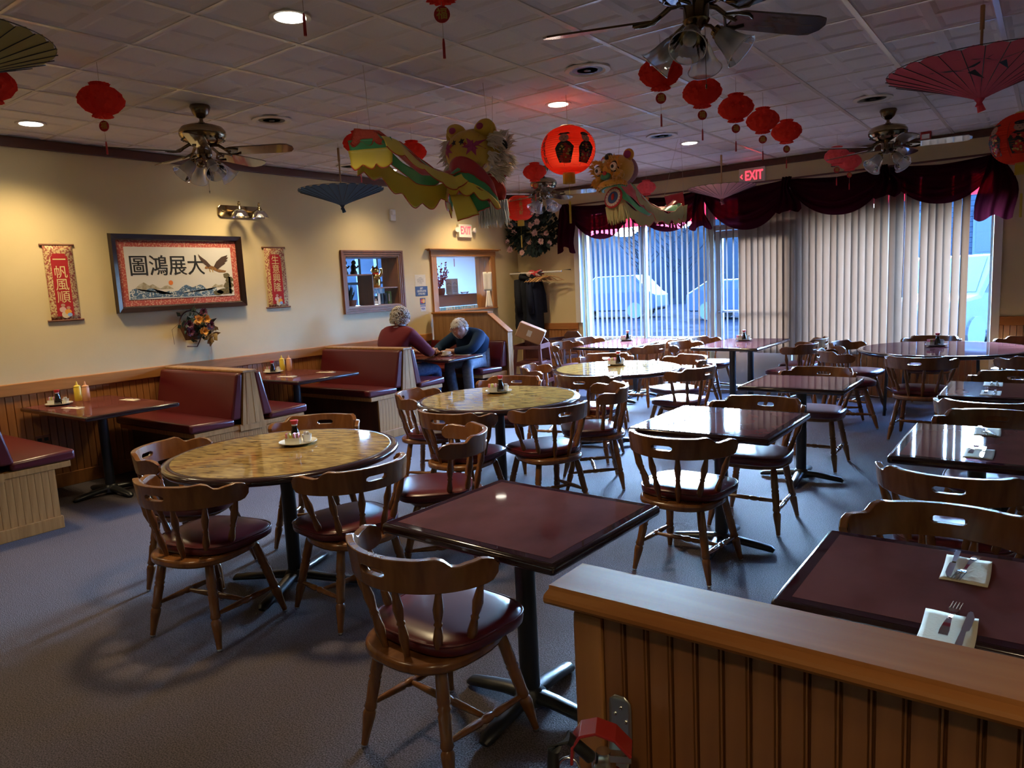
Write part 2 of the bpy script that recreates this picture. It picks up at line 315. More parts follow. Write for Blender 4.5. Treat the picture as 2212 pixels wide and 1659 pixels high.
# left wall with two openings (display niche and pass-through), .28 thick
b = MB(); x0, x1 = XL - .28, XL
for y0, y1, z0, z1 in [(-3, 5.78, 0, 2.95), (5.78, 6.63, 0, 1.33), (5.78, 6.63, 1.92, 2.95), (6.63, 7.33, 0, 2.95), (7.33, 8.52, 0, 1.17), (7.33, 8.52, 1.93, 2.95), (8.52, YB + .2, 0, 2.95)]:
    b.bb(x0, x1, y0, y1, z0, z1)
wall_left = struct(b.build('wall_left', M['wall_paint']))
b = MB()
for a in [(-6.66, -5.52, 0, 2.95), (-5.52, -3.62, 0, .60), (-5.52, -3.62, 2.5, 2.95), (-3.62, -2.52, 2.5, 2.95), (-2.52, -.5, 0, .52), (-2.52, -.5, 2.5, 2.95), (-.5, 4, 0, 2.95)]:
    b.bb(a[0], a[1], YB, YB + .2, a[2], a[3])
wall_back = struct(b.build('wall_back', M['wall_paint']))
sbox('wall_right', (4, 4.15, -3, YB + .2, 0, 2.95), 'wall_paint'); sbox('wall_front', (-6.94, 4.15, -3.15, -3, 0, 2.95), 'wall_paint')
# ceiling: slab, 2 ft coffered tiles on an exposed grid
ceil = struct(MB().bb(-6.94, 4.15, -3.15, YB + .2, 2.90, 3.0).build('ceiling', M['ceiling_tile']))
TS = .6096; gx = [-.303 - TS * k for k in range(-1, 11)]; gy = [2.10 + TS * k for k in range(-3, 12)]
def coffer():
    b = MB(); h = TS / 2 - .004; zb = CZ
    b.bb(-h, h, -h, h, zb + .014, zb + .02)
    # four raised-rim fields: flat band, then bevel up to a recessed panel
    q0, q1 = .026, h - .024; bev = .024; d = .008
    xs = [-h, -q1, -q0, q0, q1, h]
    def rect(x0, x1, y0, y1, z): return [(x0, y0, z), (x1, y0, z), (x1, y1, z), (x0, y1, z)]
    for i in range(5):
        for j in range(5):
            xa, xb, ya, yb = xs[i], xs[i + 1], xs[j], xs[j + 1]
            if i in (1, 3) and j in (1, 3):
                o = rect(xa, xb, ya, yb, zb); n = rect(xa + bev, xb - bev, ya + bev, yb - bev, zb + d)
                b.add(o + n, [(7, 6, 5, 4)] + [((k + 1) % 4, k, 4 + k, 4 + (k + 1) % 4) for k in range(4)])
            else: b.add(rect(xa, xb, ya, yb, zb), [(3, 2, 1, 0)])
    return b.mesh('ceiling_tile', M['ceiling_tile'])
cm = coffer()
ex = [XL] + sorted(gx) + [.92]; ey = sorted(gy) + [YB]
def tile(xa, xb, ya, yb):
    o = bpy.data.objects.new('ceiling_tile', cm); COL.objects.link(o); o.parent = ceil
    o.location = ((xa + xb) / 2, (ya + yb) / 2, 0); o.scale = ((xb - xa) / TS, (yb - ya) / TS, 1)
for xa, xb in zip(ex, ex[1:]):
    for ya, yb in zip(ey, ey[1:]):
        if xb - xa > .05 and yb - ya > .05: tile(xa, xb, ya, yb)
struct(MB().bb(.93, 4, -3, YB, CZ, CZ + .02).bb(XL, .93, -3, min(ey), CZ, CZ + .02).build('ceiling_panel', M['ceiling_tile'], ceil))
for x in gx: MB().bb(x - .014, x + .014, min(ey), YB, CZ - .006, CZ + .01).build('grid_bar', M['grid_bar'], ceil)
for y in gy: MB().bb(XL, .92, y - .009, y + .009, CZ - .004, CZ + .01).build('grid_bar', M['grid_bar'], ceil)
# crown trim
sbox('trim_1', (XL + .001, XL + .03, -3, YB, 2.772, 2.848), 'dark_trim', bevel=.006)
sbox('trim_2', (XL + .03, 4, YB - .03, YB - .001, 2.772, 2.848), 'dark_trim', bevel=.006)
# wainscot: rail, bead boards one by one, base
sbox('trim_3', (XL + .001, XL + .028, -1, 7.16, .815, .915), 'pine_y', bevel=.008)
bw = .0575
bm_ = MB().prism([(0, 0), (.012, .003), (.012, bw - .003), (0, bw)], .11, .82).mesh('bead_board', M['bead_wall'])
for k in range(int((7.16 - 2.0) / bw)):
    o = bpy.data.objects.new('bead_board', bm_); COL.objects.link(o); o.parent = wall_left; o.location = (XL + .0005, 2.0 + k * bw, 0)
b = MB()
for k in range(int(3 / bw)): b.prism([(XL, -1 + k * bw), (XL + .012, -1 + k * bw + .003), (XL + .012, -1 + (k + 1) * bw - .003), (XL, -1 + (k + 1) * bw)], .11, .82)
tag(b.build('bead_panel', M['bead_wall'], wall_left), kind='stuff')
sbox('baseboard_left', (XL + .001, XL + .02, -1, 7.16, 0, .115), 'bead_wall', bevel=.004)
def back_wains(xa, xb, each, zt=.80):
    sbox('trim_%d' % (4 + int(xa > -3)), (xa, xb, YB - .026, YB - .001, zt, zt + .095), 'pine_x', bevel=.008)
    n = int((xb - xa) / bw); bb_ = MB()
    me = MB().prism([(0, 0), (bw, 0), (bw - .003, -.012), (.003, -.012)], 0, zt).mesh('bead_board', M['bead_wall'])
    for k in range(n):
        o = bpy.data.objects.new('bead_board', me); COL.objects.link(o); o.parent = wall_back; o.location = (xa + k * bw, YB - .0005, 0)
back_wains(-6.6, -5.6, True); back_wains(-.46, 1.2, True, .825)
b = MB()
for k in range(int(5 / bw)):
    x = -5.56 + k * bw
    if not (-3.66 < x < -2.5): b.bb(x, x + bw - .004, YB - .012, YB - .0005, 0, .5)
tag(b.build('bead_panel', M['bead'], wall_back), kind='stuff')
sbox('trim_6', (-5.62, -5.53, YB - .05, YB - .001, .9, 2.48), 'white_plastic', bevel=.004)
sbox('trim_7', (-.52, -.44, YB - .03, YB - .001, .0, 2.5), 'white_plastic', bevel=.004)
# ---------------------------------------------------------------- windows and glazed door
def frame_mb(x0, x1, z0, z1, t, y=YB + .08, d=.07, mids=(), hmids=()):
    b = MB()
    b.bb(x0, x0 + t, y, y + d, z0, z1); b.bb(x1 - t, x1, y, y + d, z0, z1); b.bb(x0 + t, x1 - t, y, y + d, z1 - t, z1); b.bb(x0 + t, x1 - t, y, y + d, z0, z0 + t)
    return b
def window(n, x0, x1, z0, z1, mull):
    t = struct(thing('window_%d' % n, None, None))
    frame_mb(x0, x1, z0, z1, .05).build('window_frame', M['aluminium'], t)
    xs = [x0 + .05] + mull + [x1 - .05]
    for x in mull: MB().bb(x - .03, x + .03, YB + .08, YB + .15, z0 + .05, z1 - .05).build('mullion', M['aluminium'], t)
    for a, c in zip(xs, xs[1:]): MB().bb(a, c, YB + .11, YB + .116, z0 + .05, z1 - .05).build('pane', M['glass'], t)
    MB().bb(x0, x1, YB - .04, YB + .08, z0 - .03, z0).build('sill', M['pine_x'], t, bevel=.006)
window(1, -5.52, -3.62, .63, 2.5, [-4.57]); window(2, -2.52, -.5, .55, 2.5, [-1.5])
d = struct(thing('door_1', None, None))
frame_mb(-3.62, -2.52, 0, 2.5, .05).build('door_frame', M['aluminium'], d)
MB().bb(-3.57, -2.57, YB + .08, YB + .15, 2.06, 2.13).build('transom_bar', M['aluminium'], d)
MB().bb(-3.57, -2.57, YB + .11, YB + .116, 2.13, 2.45).build('transom_pane', M['glass'], d)
frame_mb(-3.55, -2.59, .06, 2.05, .09, YB + .09, .05).bb(-3.46, -2.68, YB + .09, YB + .14, .15, .62).build('door_leaf', M['aluminium'], d)
MB().bb(-3.46, -2.68, YB + .11, YB + .116, .62, 1.96).build('pane', M['glass'], d)
MB().tube([(-3.5, YB + .04, 1.02), (-2.64, YB + .04, 1.02)], .016).bb(-3.5, -3.46, YB + .03, YB + .1, 1.0, 1.04).bb(-2.68, -2.64, YB + .03, YB + .1, 1.0, 1.04).build('push_bar', M['steel'], d)
MB().bb(-3.57, -2.57, YB + .05, YB + .2, 0, .05).build('threshold', M['aluminium'], d)
# vertical blinds, vane by vane
def vane_mesh(z0):
    b = MB(); w = .089; c = .012
    fr = lambda u, v: ((u - .5) * w, c * (1 - (2 * u - 1) ** 2), z0 + (2.47 - z0) * v)
    b.grid(fr, 5, 1)
    return b.mesh('vane', M['vane'], 180)
vm1 = vane_mesh(.66); vm2 = vane_mesh(.50)
def blind(name, label, x0, x1, mesh, ang):
    t = thing(name, label, 'window blind', ((x0 + x1) / 2, YB - .07, 0))
    n = int(round((x1 - x0) / .0762)); c = t.location.x
    for k in range(n + 1):
        x = x0 + .0762 * k
        o = bpy.data.objects.new('vane', mesh); COL.objects.link(o); o.parent = t; o.location = (x - c, 0, 0); o.rotation_euler = (random.uniform(-.004, .004), random.uniform(-.004, .004), radians(ang(x) + random.uniform(-3, 3)))
    MB().bb(x0 - c - .05, x1 - c + .05, -.03, .03, 2.465, 2.51).build('headrail', M['white_plastic'], t)
    return t
blind('vertical_blind', 'beige vertical blind with its vanes turned fully open, beside the coat rack corner', -5.47, -3.22, vm1, lambda x: 99)
bl = blind('vertical_blind', 'beige vertical blind with its vanes nearly closed, behind the large round table', -3.14, -.75, vm2, lambda x: 24 if x < -2.1 else 30 + 7 * min(1, (x + 2.1) / .5))
MB().tube([(.62, -.05, 2.45), (.60, -.06, 1.15)], .005).build('wand', M['white_plastic'], bl)
# sheer swag valance
vl = thing('swag_valance', 'sheer burgundy swag valance gathered along the top of the windows', 'valance', (-3.05, YB - .19, 0))
G = [-5.62, -4.62, -3.62, -2.55, -1.5, -.5]
ZT = 2.575
for a, c, dr in zip(G, G[1:], [.40, .38, .44, .36, .34]):
    def sw(u, v, a=a, c=c, dr=dr):
        e = abs(2 * u - 1); sag = dr * (1 - e ** 2.2) ** .8 if e < 1 else 0
        z = ZT - .02 * (1 - e * e) - v * (.085 + sag) - .02 * sin(11 * v + 3 * u) * (1 - e)
        y = .05 - .085 * sin(pi * min(1, v * 1.1)) * (1 - .5 * e) + .022 * sin(v * 26 + 2.5 * e) * (.4 + v) * (1 - e ** 4) - .03 * e ** 8
        return (a + (c - a) * u + 3.05, y, z)
    MB().grid(sw, 30, 22).build('swag', M['valance'], vl, smooth=180)
for i, g in enumerate(G):
    L = [.62, .30, .50, .42, .36, .66][i]
    def tl(u, v, g=g, L=L, i=i):
        w = (.055 + .10 * v + .03 * sin(v * 5 + i)) * (1.2 if i in (0, 5) else .9)
        return (g + 3.05 + (u - .5) * 2 * w + .02 * sin(6 * v + i), -.07 + .035 * sin(u * 19 + i + v * 2), ZT + .015 - v * L - .06 * (abs(u - .5) * 2) * v * sin(i + 1.2) - .03 * sin(u * 9) * v)
    MB().grid(tl, 18, 10).build('tail', M['valance'], vl, smooth=180)
MB().tube([(-2.6, .02, ZT), (2.6, .02, ZT)], .012).build('rod', M['dark_trim'], vl)

# ---------------------------------------------------------------- lobby seen through the two openings
b = MB()
b.bb(-9.15, -9.0, 4.6, 7.45, 0, 2.95); b.bb(-9.15, -9.0, 8.95, 9.42, 0, 2.95); b.bb(-9.15, -9.0, 7.45, 8.95, 0, .9); b.bb(-9.15, -9.0, 7.45, 8.95, 2.3, 2.95)
b.bb(-9.0, -6.94, 9.22, 9.42, 0, 2.95); b.bb(-9.15, -6.94, 4.45, 4.6, 0, 2.95); b.bb(-9.15, -6.94, 4.45, 9.42, 2.9, 3.0)
struct(b.build('wall_lobby', M['lobby_wall'])); sbox('floor_lobby', (-9.15, -6.94, 4.45, 9.42, -.12, 0), 'asphalt')
w3 = struct(thing('window_3', None, None))
b = MB()
for y0, y1, z0, z1 in [(7.45, 7.5, .9, 2.3), (8.9, 8.95, .9, 2.3), (7.5, 8.9, .9, .96), (7.5, 8.9, 2.24, 2.3), (8.1, 8.15, .96, 2.24), (7.5, 8.9, 1.62, 1.66), (7.82, 7.85, .96, 2.24), (8.5, 8.53, .96, 2.24)]: b.bb(-9.1, -9.03, y0, y1, z0, z1)
b.build('window_frame', M['black_metal'], w3); MB().bb(-9.08, -9.074, 7.5, 8.9, .96, 2.24).build('pane', M['glass'], w3)
lb = bpy.data.lights.new('lobby_fill', 'POINT'); lb.energy = 15; lb.color = (1, .82, .6); lb.shadow_soft_size = .1; lo = bpy.data.objects.new('lobby_fill', lb); COL.objects.link(lo); lo.location = (-7.7, 7.2, 2.6)  # added warm fill without a fixture, offsets the blue daylight in the lobby
portal((-9.17, 8.2, 1.6), 1.5, 1.4, (0, radians(-90), 0))

# ---------------------------------------------------------------- outside
struct(MB().bb(-60, 40, YB + .2, 60, -.2, -.12).bb(-60, -9.2, -10, YB + .2, -.2, -.12).build('ground', M['asphalt']))
rnd = random.Random(3)
ph = [rnd.uniform(0, 6) for _ in range(8)]
def hill(u, v):
    a = radians(-105 + 150 * u); R_ = 40 + 5 * v
    h = (v ** .6) * (5.0 + .9 * sin(9 * u + ph[0]) + .5 * sin(31 * u + ph[1]) + .35 * sin(77 * u + ph[2]))
    return (R_ * sin(a) , 5 + R_ * cos(a), -.15 + h + (.25 * sin(150 * u + ph[3] + 9 * v) + .2 * sin(240 * u + 17 * v)) * v)
struct(MB().grid(hill, 170, 14).build('hillside_ground', M['woods'], smooth=180))
def bare_tree():
    t = thing('bare_tree', 'bare grey tree standing on the hillside beyond the parking lot', 'tree', group='bare trees beyond the parking lot')
    MB().tube([(0, 0, 0), (.05, 0, 1.5), (0, .1, 3.2), (.1, .1, 4.8)], [.13, .1, .06, .02], 6).build('trunk', M['bark'], t)
    b = MB(); r = random.Random(5)
    for k in range(26):
        z = r.uniform(1.2, 4.4); a = r.uniform(0, 6.28); L = r.uniform(.6, 1.5) * (1 - z / 7)
        p = V((0, .05, z)); q = p + V((cos(a) * L, sin(a) * L, L * .9)); b.tube([p, (p + q) / 2 + V((0, 0, -.06)), q], [.03, .02, .006], 4)
        for j in range(3):
            a2 = a + r.uniform(-.9, .9); c = p.lerp(q, r.uniform(.4, .9)); b.tube([c, c + V((cos(a2) * .5, sin(a2) * .5, .5))], [.012, .004], 3)
    b.build('branches', M['bark'], t); return t
bt = bare_tree(); first = True
for (x, y) in [(-27, 34), (-23, 36), (-20.5, 33), (-17, 38), (-14.5, 34), (-12, 37), (-9.5, 36), (-25, 31), (-31, 33), (-7.5, 39), (-15.7, 31.5), (-21.8, 30)]:
    if first: bt.location = (x, y, .3); first = False; continue
    dup(bt, (x, y, .3), rnd.uniform(0, 6), scale=(1, 1, rnd.uniform(.8, 1.25)))
def car(label, loc, rz, paint, van=False):
    t = thing('car', label, 'car', loc, rz)
    h = 1.75 if van else 1.42
    pr = [(-2.1, .32), (-2.15, .75), (-1.95, .95), (-1.1, 1.02), (-.45, h), (1.3, h), (1.95, 1.05), (2.15, .95), (2.18, .4), (2.0, .3)]
    mx = MX(((1, 0, 0, 0), (0, 0, -1, 0), (0, 1, 0, 0), (0, 0, 0, 1)))
    MB().prism(pr, -.82, .82, mx).build('body', M[paint], t, smooth=30, bevel=.06)
    gl = [(-.98, 1.06), (-.42, h - .07), (.35, h - .07), (.35, 1.06)]; g2 = [(.45, 1.06), (.45, h - .07), (1.22, h - .07), (1.75, 1.08)]
    for s_ in (-1, 1):
        for k in (gl, g2): MB().prism(k, .815 * s_ - .012, .815 * s_ + .012, mx).build('side_window', M['car_glass'], t)
    for x in (-1.3, 1.3):
        for y in (-.76, .76): MB().lathe([(.2, -.1), (.32, -.1), (.33, 0), (.32, .1), (.2, .1)], 14, T(x, y, .33, 0, pi / 2)).build('wheel', M['tyre'], t)
    MB().add([(-1.06, -.7, 1.08), (-1.06, .7, 1.08), (-.5, .62, h - .04), (-.5, -.62, h - .04)], [(0, 1, 2, 3)]).build('windscreen', M['car_glass'], t)
car('dark grey van parked outside past the open blinds', (-15.0, 27.5, -.12), .1, 'car_grey', True)
car('dark car parked in front of the glazed door outside', (-8.6, 26, -.12), pi - .1, 'car_grey')
car('pale car parked outside, seen through the gap at the end of the closed blind', (-1.4, 17.0, -.12), 1.2, 'car_white', True)
h = thing('house', 'grey sided house across the lot, seen at the end of the closed blind', 'house', (-1.5, 34, -.15))
b = MB(); [b.bb(-4, 4, -.02 - .015 * (k % 2), 0.2, k * .2, k * .2 + .19) for k in range(24)]; tag(b.build('siding', M['siding'], h), kind='stuff')
MB().bb(-4, 4, .2, 6, 0, 4.8).build('wall', M['siding'], h); MB().prism([(-4.3, 4.8), (4.3, 4.8), (0, 6.2)], -6.2, .3, MX(((1, 0, 0, 0), (0, 0, -1, 0), (0, 1, 0, 0), (0, 0, 0, 1)))).build('roof', M['asphalt'], h)
for x in (-2.6, -.55, 1.6):
    f = MB().bb(x - .55, x + .55, -.1, -.03, 1.9, 3.7).build('window', M['house_trim'], h); MB().bb(x - .44, x + .44, -.12, -.09, 2.0, 3.6).bb(x - .44, x + .44, -.13, -.1, 2.78, 2.84).build('pane', M['car_glass'], f)
aw = thing('awning', 'red fabric awning hanging outside above the windows', 'awning', (-3, YB + .2, 0))
MB().add([(-3.2, .02, 2.75), (3.2, .02, 2.75), (3.2, .55, 2.52), (-3.2, .55, 2.52)], [(0, 1, 2, 3)]).build('canopy', M['awning'], aw)
MB().add([(-3.2, .55, 2.52), (3.2, .55, 2.52), (3.2, .56, 2.26), (-3.2, .56, 2.26)], [(0, 1, 2, 3)]).build('flap', M['awning'], aw)
MB().tube([(-3.2, .55, 2.51), (3.2, .55, 2.51)], .015).tube([(-3.2, .02, 2.55), (-3.2, .55, 2.51)], .012).tube([(3.2, .02, 2.55), (3.2, .55, 2.51)], .012).build('bar', M['aluminium'], aw)
# ================================================================ CHAIRS
LEG = [(0, .013), (.03, .019), (.28, .0215), (.31, .018), (.335, .0225), (.36, .018), (.385, .0215), (.58, .019), (.63, .0225), (.655, .0165), (.68, .022), (.72, .022), (.93, .0135), (1, .012)]
SPIN = [(0, .009), (.1, .0115), (.28, .0175), (.40, .014), (.47, .0105), (.5, .0145), (.53, .0105), (.58, .0125), (.72, .0165), (.86, .012), (1, .009)]
STR = [(0, .008), (.2, .0115), (.40, .0145), (.43, .0105), (.46, .0145), (.5, .0165), (.54, .0145), (.57, .0105), (.60, .0145), (.8, .0115), (1, .008)]
def sq_outline(hx, yb, yf, n, e=3.2, taper=0.0):
    out = []; yc = (yb + yf) / 2; hy = (yf - yb) / 2
    for k in range(n):
        a = 2 * pi * k / n; c, s_ = cos(a), sin(a)
        x = hx * (abs(c) ** (2 / e)) * (1 if c >= 0 else -1); y = hy * (abs(s_) ** (2 / e)) * (1 if s_ >= 0 else -1)
        out.append((x * (1 + taper * y / hy), yc + y))
    return out
def crest_mesh():
    ts = sorted(set([-90 + 180 * k / 36 for k in range(37)] + [-11, -8.5, 8.5, 11]))
    ts = [t for t in ts if not (abs(abs(t) - 10) < .6)]
    b = MB(); vv = []
    def top(t):
        a = abs(t)
        if a < 36: return .738
        if a < 46: return .738 + .005 * sin(pi * (a - 36) / 20)
        if a < 58: return .743 - .033 * (.5 - .5 * cos(pi * (a - 46) / 12))
        if a < 70: return .710 + .009 * sin(pi * (a - 58) / 24)
        if a < 80: return .719 + .004 * sin(pi * (a - 70) / 10)
        return .719 - .030 * ((a - 80) / 10) ** 2.2
    bot = lambda t: .632 + .008 * (abs(t) / 90) ** 2 + (.022 * ((abs(t) - 82) / 8) ** 2 if abs(t) > 82 else 0)
    th = .0125
    for t in ts:
        r = radians(t); s1 = .024 if abs(t) <= 8.6 else (.01 if abs(t) < 12 else .02)
        zs = [bot(t), .687 - s1 / 2, .687 + s1 / 2, top(t)]
        n = V((sin(r) * .245, -cos(r) * .272, 0)).normalized(); c = V((.272 * sin(r), -.243 * cos(r) + .004, 0))
        for sd in (1, -1):
            for z in zs:
                lean = (z - .687) * .12
                vv.append(tuple(c + n * (sd * th + lean)) [:2] + (z,))
    ff = []; N = len(ts); I = lambda i, sd, v: i * 8 + sd * 4 + v
    hole = lambda i: abs(ts[i]) <= 11.1 and abs(ts[i + 1]) <= 11.1
    for i in range(N - 1):
        for v in range(3):
            if v == 1 and hole(i): continue
            ff.append((I(i, 0, v), I(i + 1, 0, v), I(i + 1, 0, v + 1), I(i, 0, v + 1)))
            ff.append((I(i + 1, 1, v), I(i, 1, v), I(i, 1, v + 1), I(i + 1, 1, v + 1)))
        ff.append((I(i, 0, 3), I(i + 1, 0, 3), I(i + 1, 1, 3), I(i, 1, 3))); ff.append((I(i + 1, 0, 0), I(i, 0, 0), I(i, 1, 0), I(i + 1, 1, 0)))
        if hole(i):
            ff.append((I(i, 0, 1), I(i + 1, 0, 1), I(i + 1, 1, 1), I(i, 1, 1))); ff.append((I(i + 1, 0, 2), I(i, 0, 2), I(i, 1, 2), I(i + 1, 1, 2)))
            if ts[i] < -10.9: ff.append((I(i, 0, 2), I(i, 0, 1), I(i, 1, 1), I(i, 1, 2)))
            if ts[i + 1] > 10.9: ff.append((I(i + 1, 0, 1), I(i + 1, 0, 2), I(i + 1, 1, 2), I(i + 1, 1, 1)))
    for v in range(3):
        ff.append((I(0, 1, v), I(0, 0, v), I(0, 0, v + 1), I(0, 1, v + 1))); ff.append((I(N - 1, 0, v), I(N - 1, 1, v), I(N - 1, 1, v + 1), I(N - 1, 0, v + 1)))
    b.add(vv, ff); return b
def make_chair():
    t = thing('captains_chair', 'x', 'chair')
    w = M['chair_wood']
    b = MB(); o1 = sq_outline(.205, -.222, .19, 32, 2.6)
    b.prism(o1, .368, .404); b.build('seat', w, t, smooth=40, bevel=.011)
    b = MB(); o = sq_outline(.222, -.155, .245, 36, 3.4, .05); n = len(o); cyc = .045
    rings = [(.95, .4045), (1, .412), (1.012, .43), (1.0, .443), (.93, .4525), (.75, .460), (.45, .465)]
    vv = [(x * k, cyc + (y - cyc) * k, z) for k, z in rings for x, y in o] + [(0, cyc, .466)]
    ff = [(j * n + k, j * n + (k + 1) % n, (j + 1) * n + (k + 1) % n, (j + 1) * n + k) for j in range(len(rings) - 1) for k in range(n)]
    e = len(vv) - 1; ff += [((len(rings) - 1) * n + k, (len(rings) - 1) * n + (k + 1) % n, e) for k in range(n)] + [tuple(reversed(range(n)))]
    cu_o = b.add(vv, ff).build('cushion', M['vinyl'], t, smooth=180)
    MB().tube([(x * 1.004, cyc + (y - cyc) * 1.004, .444) for x, y in o], .0042, 5, True).build('piping', M['vinyl'], cu_o, smooth=180)
    crest_mesh().build('crest_rail', w, t, smooth=50, bevel=.006)
    for a in (-76, -46, -16, 16, 46, 76):
        r = radians(a)
        MB().turn((.270 * sin(r), -.241 * cos(r) + .004, .645), (.180 * sin(r), -.195 * cos(r) + .012, .400), SPIN, 8).build('spindle', w, t, smooth=60)
    ft = {}
    for k, (a, c) in {'f1': ((-.15, .135), (-.204, .231)), 'f2': ((.15, .135), (.204, .231)), 'r1': ((-.14, -.125), (-.204, -.176)), 'r2': ((.14, -.125), (.204, -.176))}.items():
        p, q = V((*a, .372)), V((*c, .012)); ft[k] = (p, q)
        lg = MB().turn(p, q, LEG, 10).build('leg', w, t, smooth=60)
        MB().lathe([(.0, 0), (.011, 0), (.012, .008), (.010, .016)], 8, MX.Translation((c[0], c[1], 0))).build('glide', M['steel'], lg)
    at_ = lambda k, z: ft[k][1].lerp(ft[k][0], (z - .012) / .36)
    for s_ in ('1', '2'): MB().turn(at_('f' + s_, .14), at_('r' + s_, .155), STR, 8).build('stretcher', w, t, smooth=60)
    MB().turn((at_('f1', .14) + at_('r1', .155)) / 2, (at_('f2', .14) + at_('r2', .155)) / 2, STR, 8).build('stretcher', w, t, smooth=60)
    return t
chair0 = make_chair()
GC = "captain's chairs of the dining room"
CH = [
 (-1.57, 1.63, -4, 'low-backed wooden chair at the bare burgundy table nearest the camera'),
 (-3.06, 1.71, 12, 'wooden chair at the nearest collage round table, on its side closest to the camera'),
 (-2.62, 2.19, 80, 'wooden chair between the nearest collage round table and the bare burgundy table'),
 (-1.48, 3.415, -2, 'wooden chair with its back to the camera at the second bare square table'),
 (-3.04, 3.5, 5, 'wooden chair at the second collage round table, back to the camera, on the booth side'),
 (-2.63, 3.87, 65, 'wooden chair at the second collage round table, back to the camera, on the window side'),
 (-3.72, 2.02, -58, 'wooden chair at the nearest collage round table, turned with its back to the booths'),
 (-2.64, 2.86, 130, 'wooden chair angled away between the nearest round table and the aisle'),
 (-3.62, 2.78, 212, 'wooden chair facing the camera behind the nearest collage round table'),
 (-3.758, 3.982, -66, 'wooden chair at the second collage round table, back to the booths'),
 (-2.68, 4.58, 125, 'wooden chair with its back to the windows at the second collage round table'),
 (-3.56, 4.7, 196, 'wooden chair facing the camera behind the second collage round table'),
 (-3.78, 5.62, -66, 'wooden chair at the farthest collage round table, back to the end booth'),
 (-3.112, 5.256, 10, 'wooden chair with its back to the camera at the farthest collage round table'),
 (-2.536, 5.886, 78, 'wooden chair at the farthest collage round table, nearest the open square tables'),
 (-2.86, 6.52, 150, 'wooden chair on the window side of the farthest collage round table'),
 (-3.66, 6.52, 205, 'wooden chair on the coat rack side of the farthest collage round table, facing the camera'),
 (-4.9, 7.86, -93, 'wooden chair at the window table by the coat rack, corner side, nearer the camera'),
 (-4.94, 8.5, -93, 'wooden chair at the window table by the coat rack, corner side, closer to the glass'),
 (-3.875, 7.82, 84, 'wooden chair at the window table by the coat rack, aisle side, nearer the camera'),
 (-3.895, 8.46, 86, 'wooden chair at the window table by the coat rack, aisle side, closer to the glass'),
 (-3.36, 8.02, -98, 'wooden chair at the window table before the glazed door, coat rack side'),
 (-3.36, 8.62, -96, 'wooden chair beside the door at the second window table, closest to the glass'),
 (-2.22, 8.02, 80, 'wooden chair at the second window table, facing the coat rack, nearer the camera'),
 (-2.26, 8.62, 86, 'wooden chair at the second window table, facing the coat rack, closer to the blind'),
 (-1.44, 5.83, 179, 'wooden chair facing the camera behind the third bare square table'),
 (-1.41, 4.3, 181, 'wooden chair facing the camera behind the second bare square table'),
 (-1.56, 7.4, -62, 'wooden chair at the large round table, side towards the second window table'),
 (-1.62, 8.16, -100, 'wooden chair at the large round table, partly hidden, nearest the closed blind'),
 (-0.88, 7.04, -5, 'wooden chair with its back to the camera at the large round table'),
 (-1.02, 8.74, 172, 'wooden chair behind the large round table with its back against the closed blind'),
 (-0.2, 8.66, 160, 'wooden chair behind the large round table by the end of the windows'),
 (-0.12, 7.24, 29, 'wooden chair cut by the picture edge at the large round table'),
 (-0.17, 5.88, 183, 'wooden chair facing the camera behind the farthest set burgundy table'),
 (-0.26, 4.9, -4, 'wooden chair with its back to the camera at the farthest set burgundy table'),
 (-0.19, 4.24, 184, 'wooden chair facing the camera behind the middle set burgundy table'),
 (-0.27, 3.22, -1, 'wooden chair with its back to the camera at the middle set burgundy table'),
 (-0.23, 2.39, 182, 'wooden chair facing the camera behind the set table next to the pine partition'),
]
for i, (x, y, a, l) in enumerate(CH):
    if i == 0: c = chair0; c.location = (x, y, 0); c.rotation_euler = (0, 0, radians(a)); tag(c, l, 'chair', GC)
    else: dup(chair0, (x, y, 0), radians(a), l, GC)
# ================================================================ TABLES
TZ = .715
def pedestal(t, x=0, y=0, arm=.265):
    MB().lathe([(.10, TZ - .045), (.10, TZ - .038), (.036, TZ - .036)], 16, MX.Translation((x, y, 0))).lathe([(.036, .05), (.036, TZ - .04)], 16, MX.Translation((x, y, 0))).build('column', M['black_metal'], t, smooth=40)
    b = MB()
    b.lathe([(.0, .02), (.06, .022), (.058, .055), (.04, .075), (.036, .08)], 14, MX.Translation((x, y, 0)))
    for k in range(4):
        a = k * pi / 2 + .06; d = V((cos(a), sin(a), 0)); c = V((x, y, 0))
        b.tube([c + d * .02 + V((0, 0, .047)), c + d * .10 + V((0, 0, .044)), c + d * .18 + V((0, 0, .034)), c + d * arm + V((0, 0, .022)), c + d * (arm + .018) + V((0, 0, .012))], [.038, .034, .032, .029, .018], 10, flat=.62)
    b.build('cross_base', M['black_metal'], t, smooth=60)
def square_table(label, x0, x1, y0, y1, peds=((0, 0),), group='square burgundy tables', rz=0):
    w, d = x1 - x0, y1 - y0
    t = thing('square_table', label, 'table', ((x0 + x1) / 2, (y0 + y1) / 2, 0), rz, group)
    MB().bb(-w / 2, w / 2, -d / 2, d / 2, TZ - .036, TZ - .001).build('edge_band', M['table_edge'], t, smooth=60, bevel=.013, seg=3)
    MB().bb(-w / 2 + .014, w / 2 - .014, -d / 2 + .014, d / 2 - .014, TZ - .004, TZ - .0004).build('border', M['table_border'], t)
    MB().bb(-w / 2 + .042, w / 2 - .042, -d / 2 + .042, d / 2 - .042, TZ - .003, TZ).build('tabletop', M['table_burgundy'], t)
    for p in peds: pedestal(t, *p)
    return t
square_table('bare scuffed burgundy square table nearest the camera', -1.815, -1.085, 1.635, 2.285, rz=-.04)
square_table('bare burgundy square table mirroring bright window stripes, second from the camera', -1.81, -1.055, 3.43, 4.18)
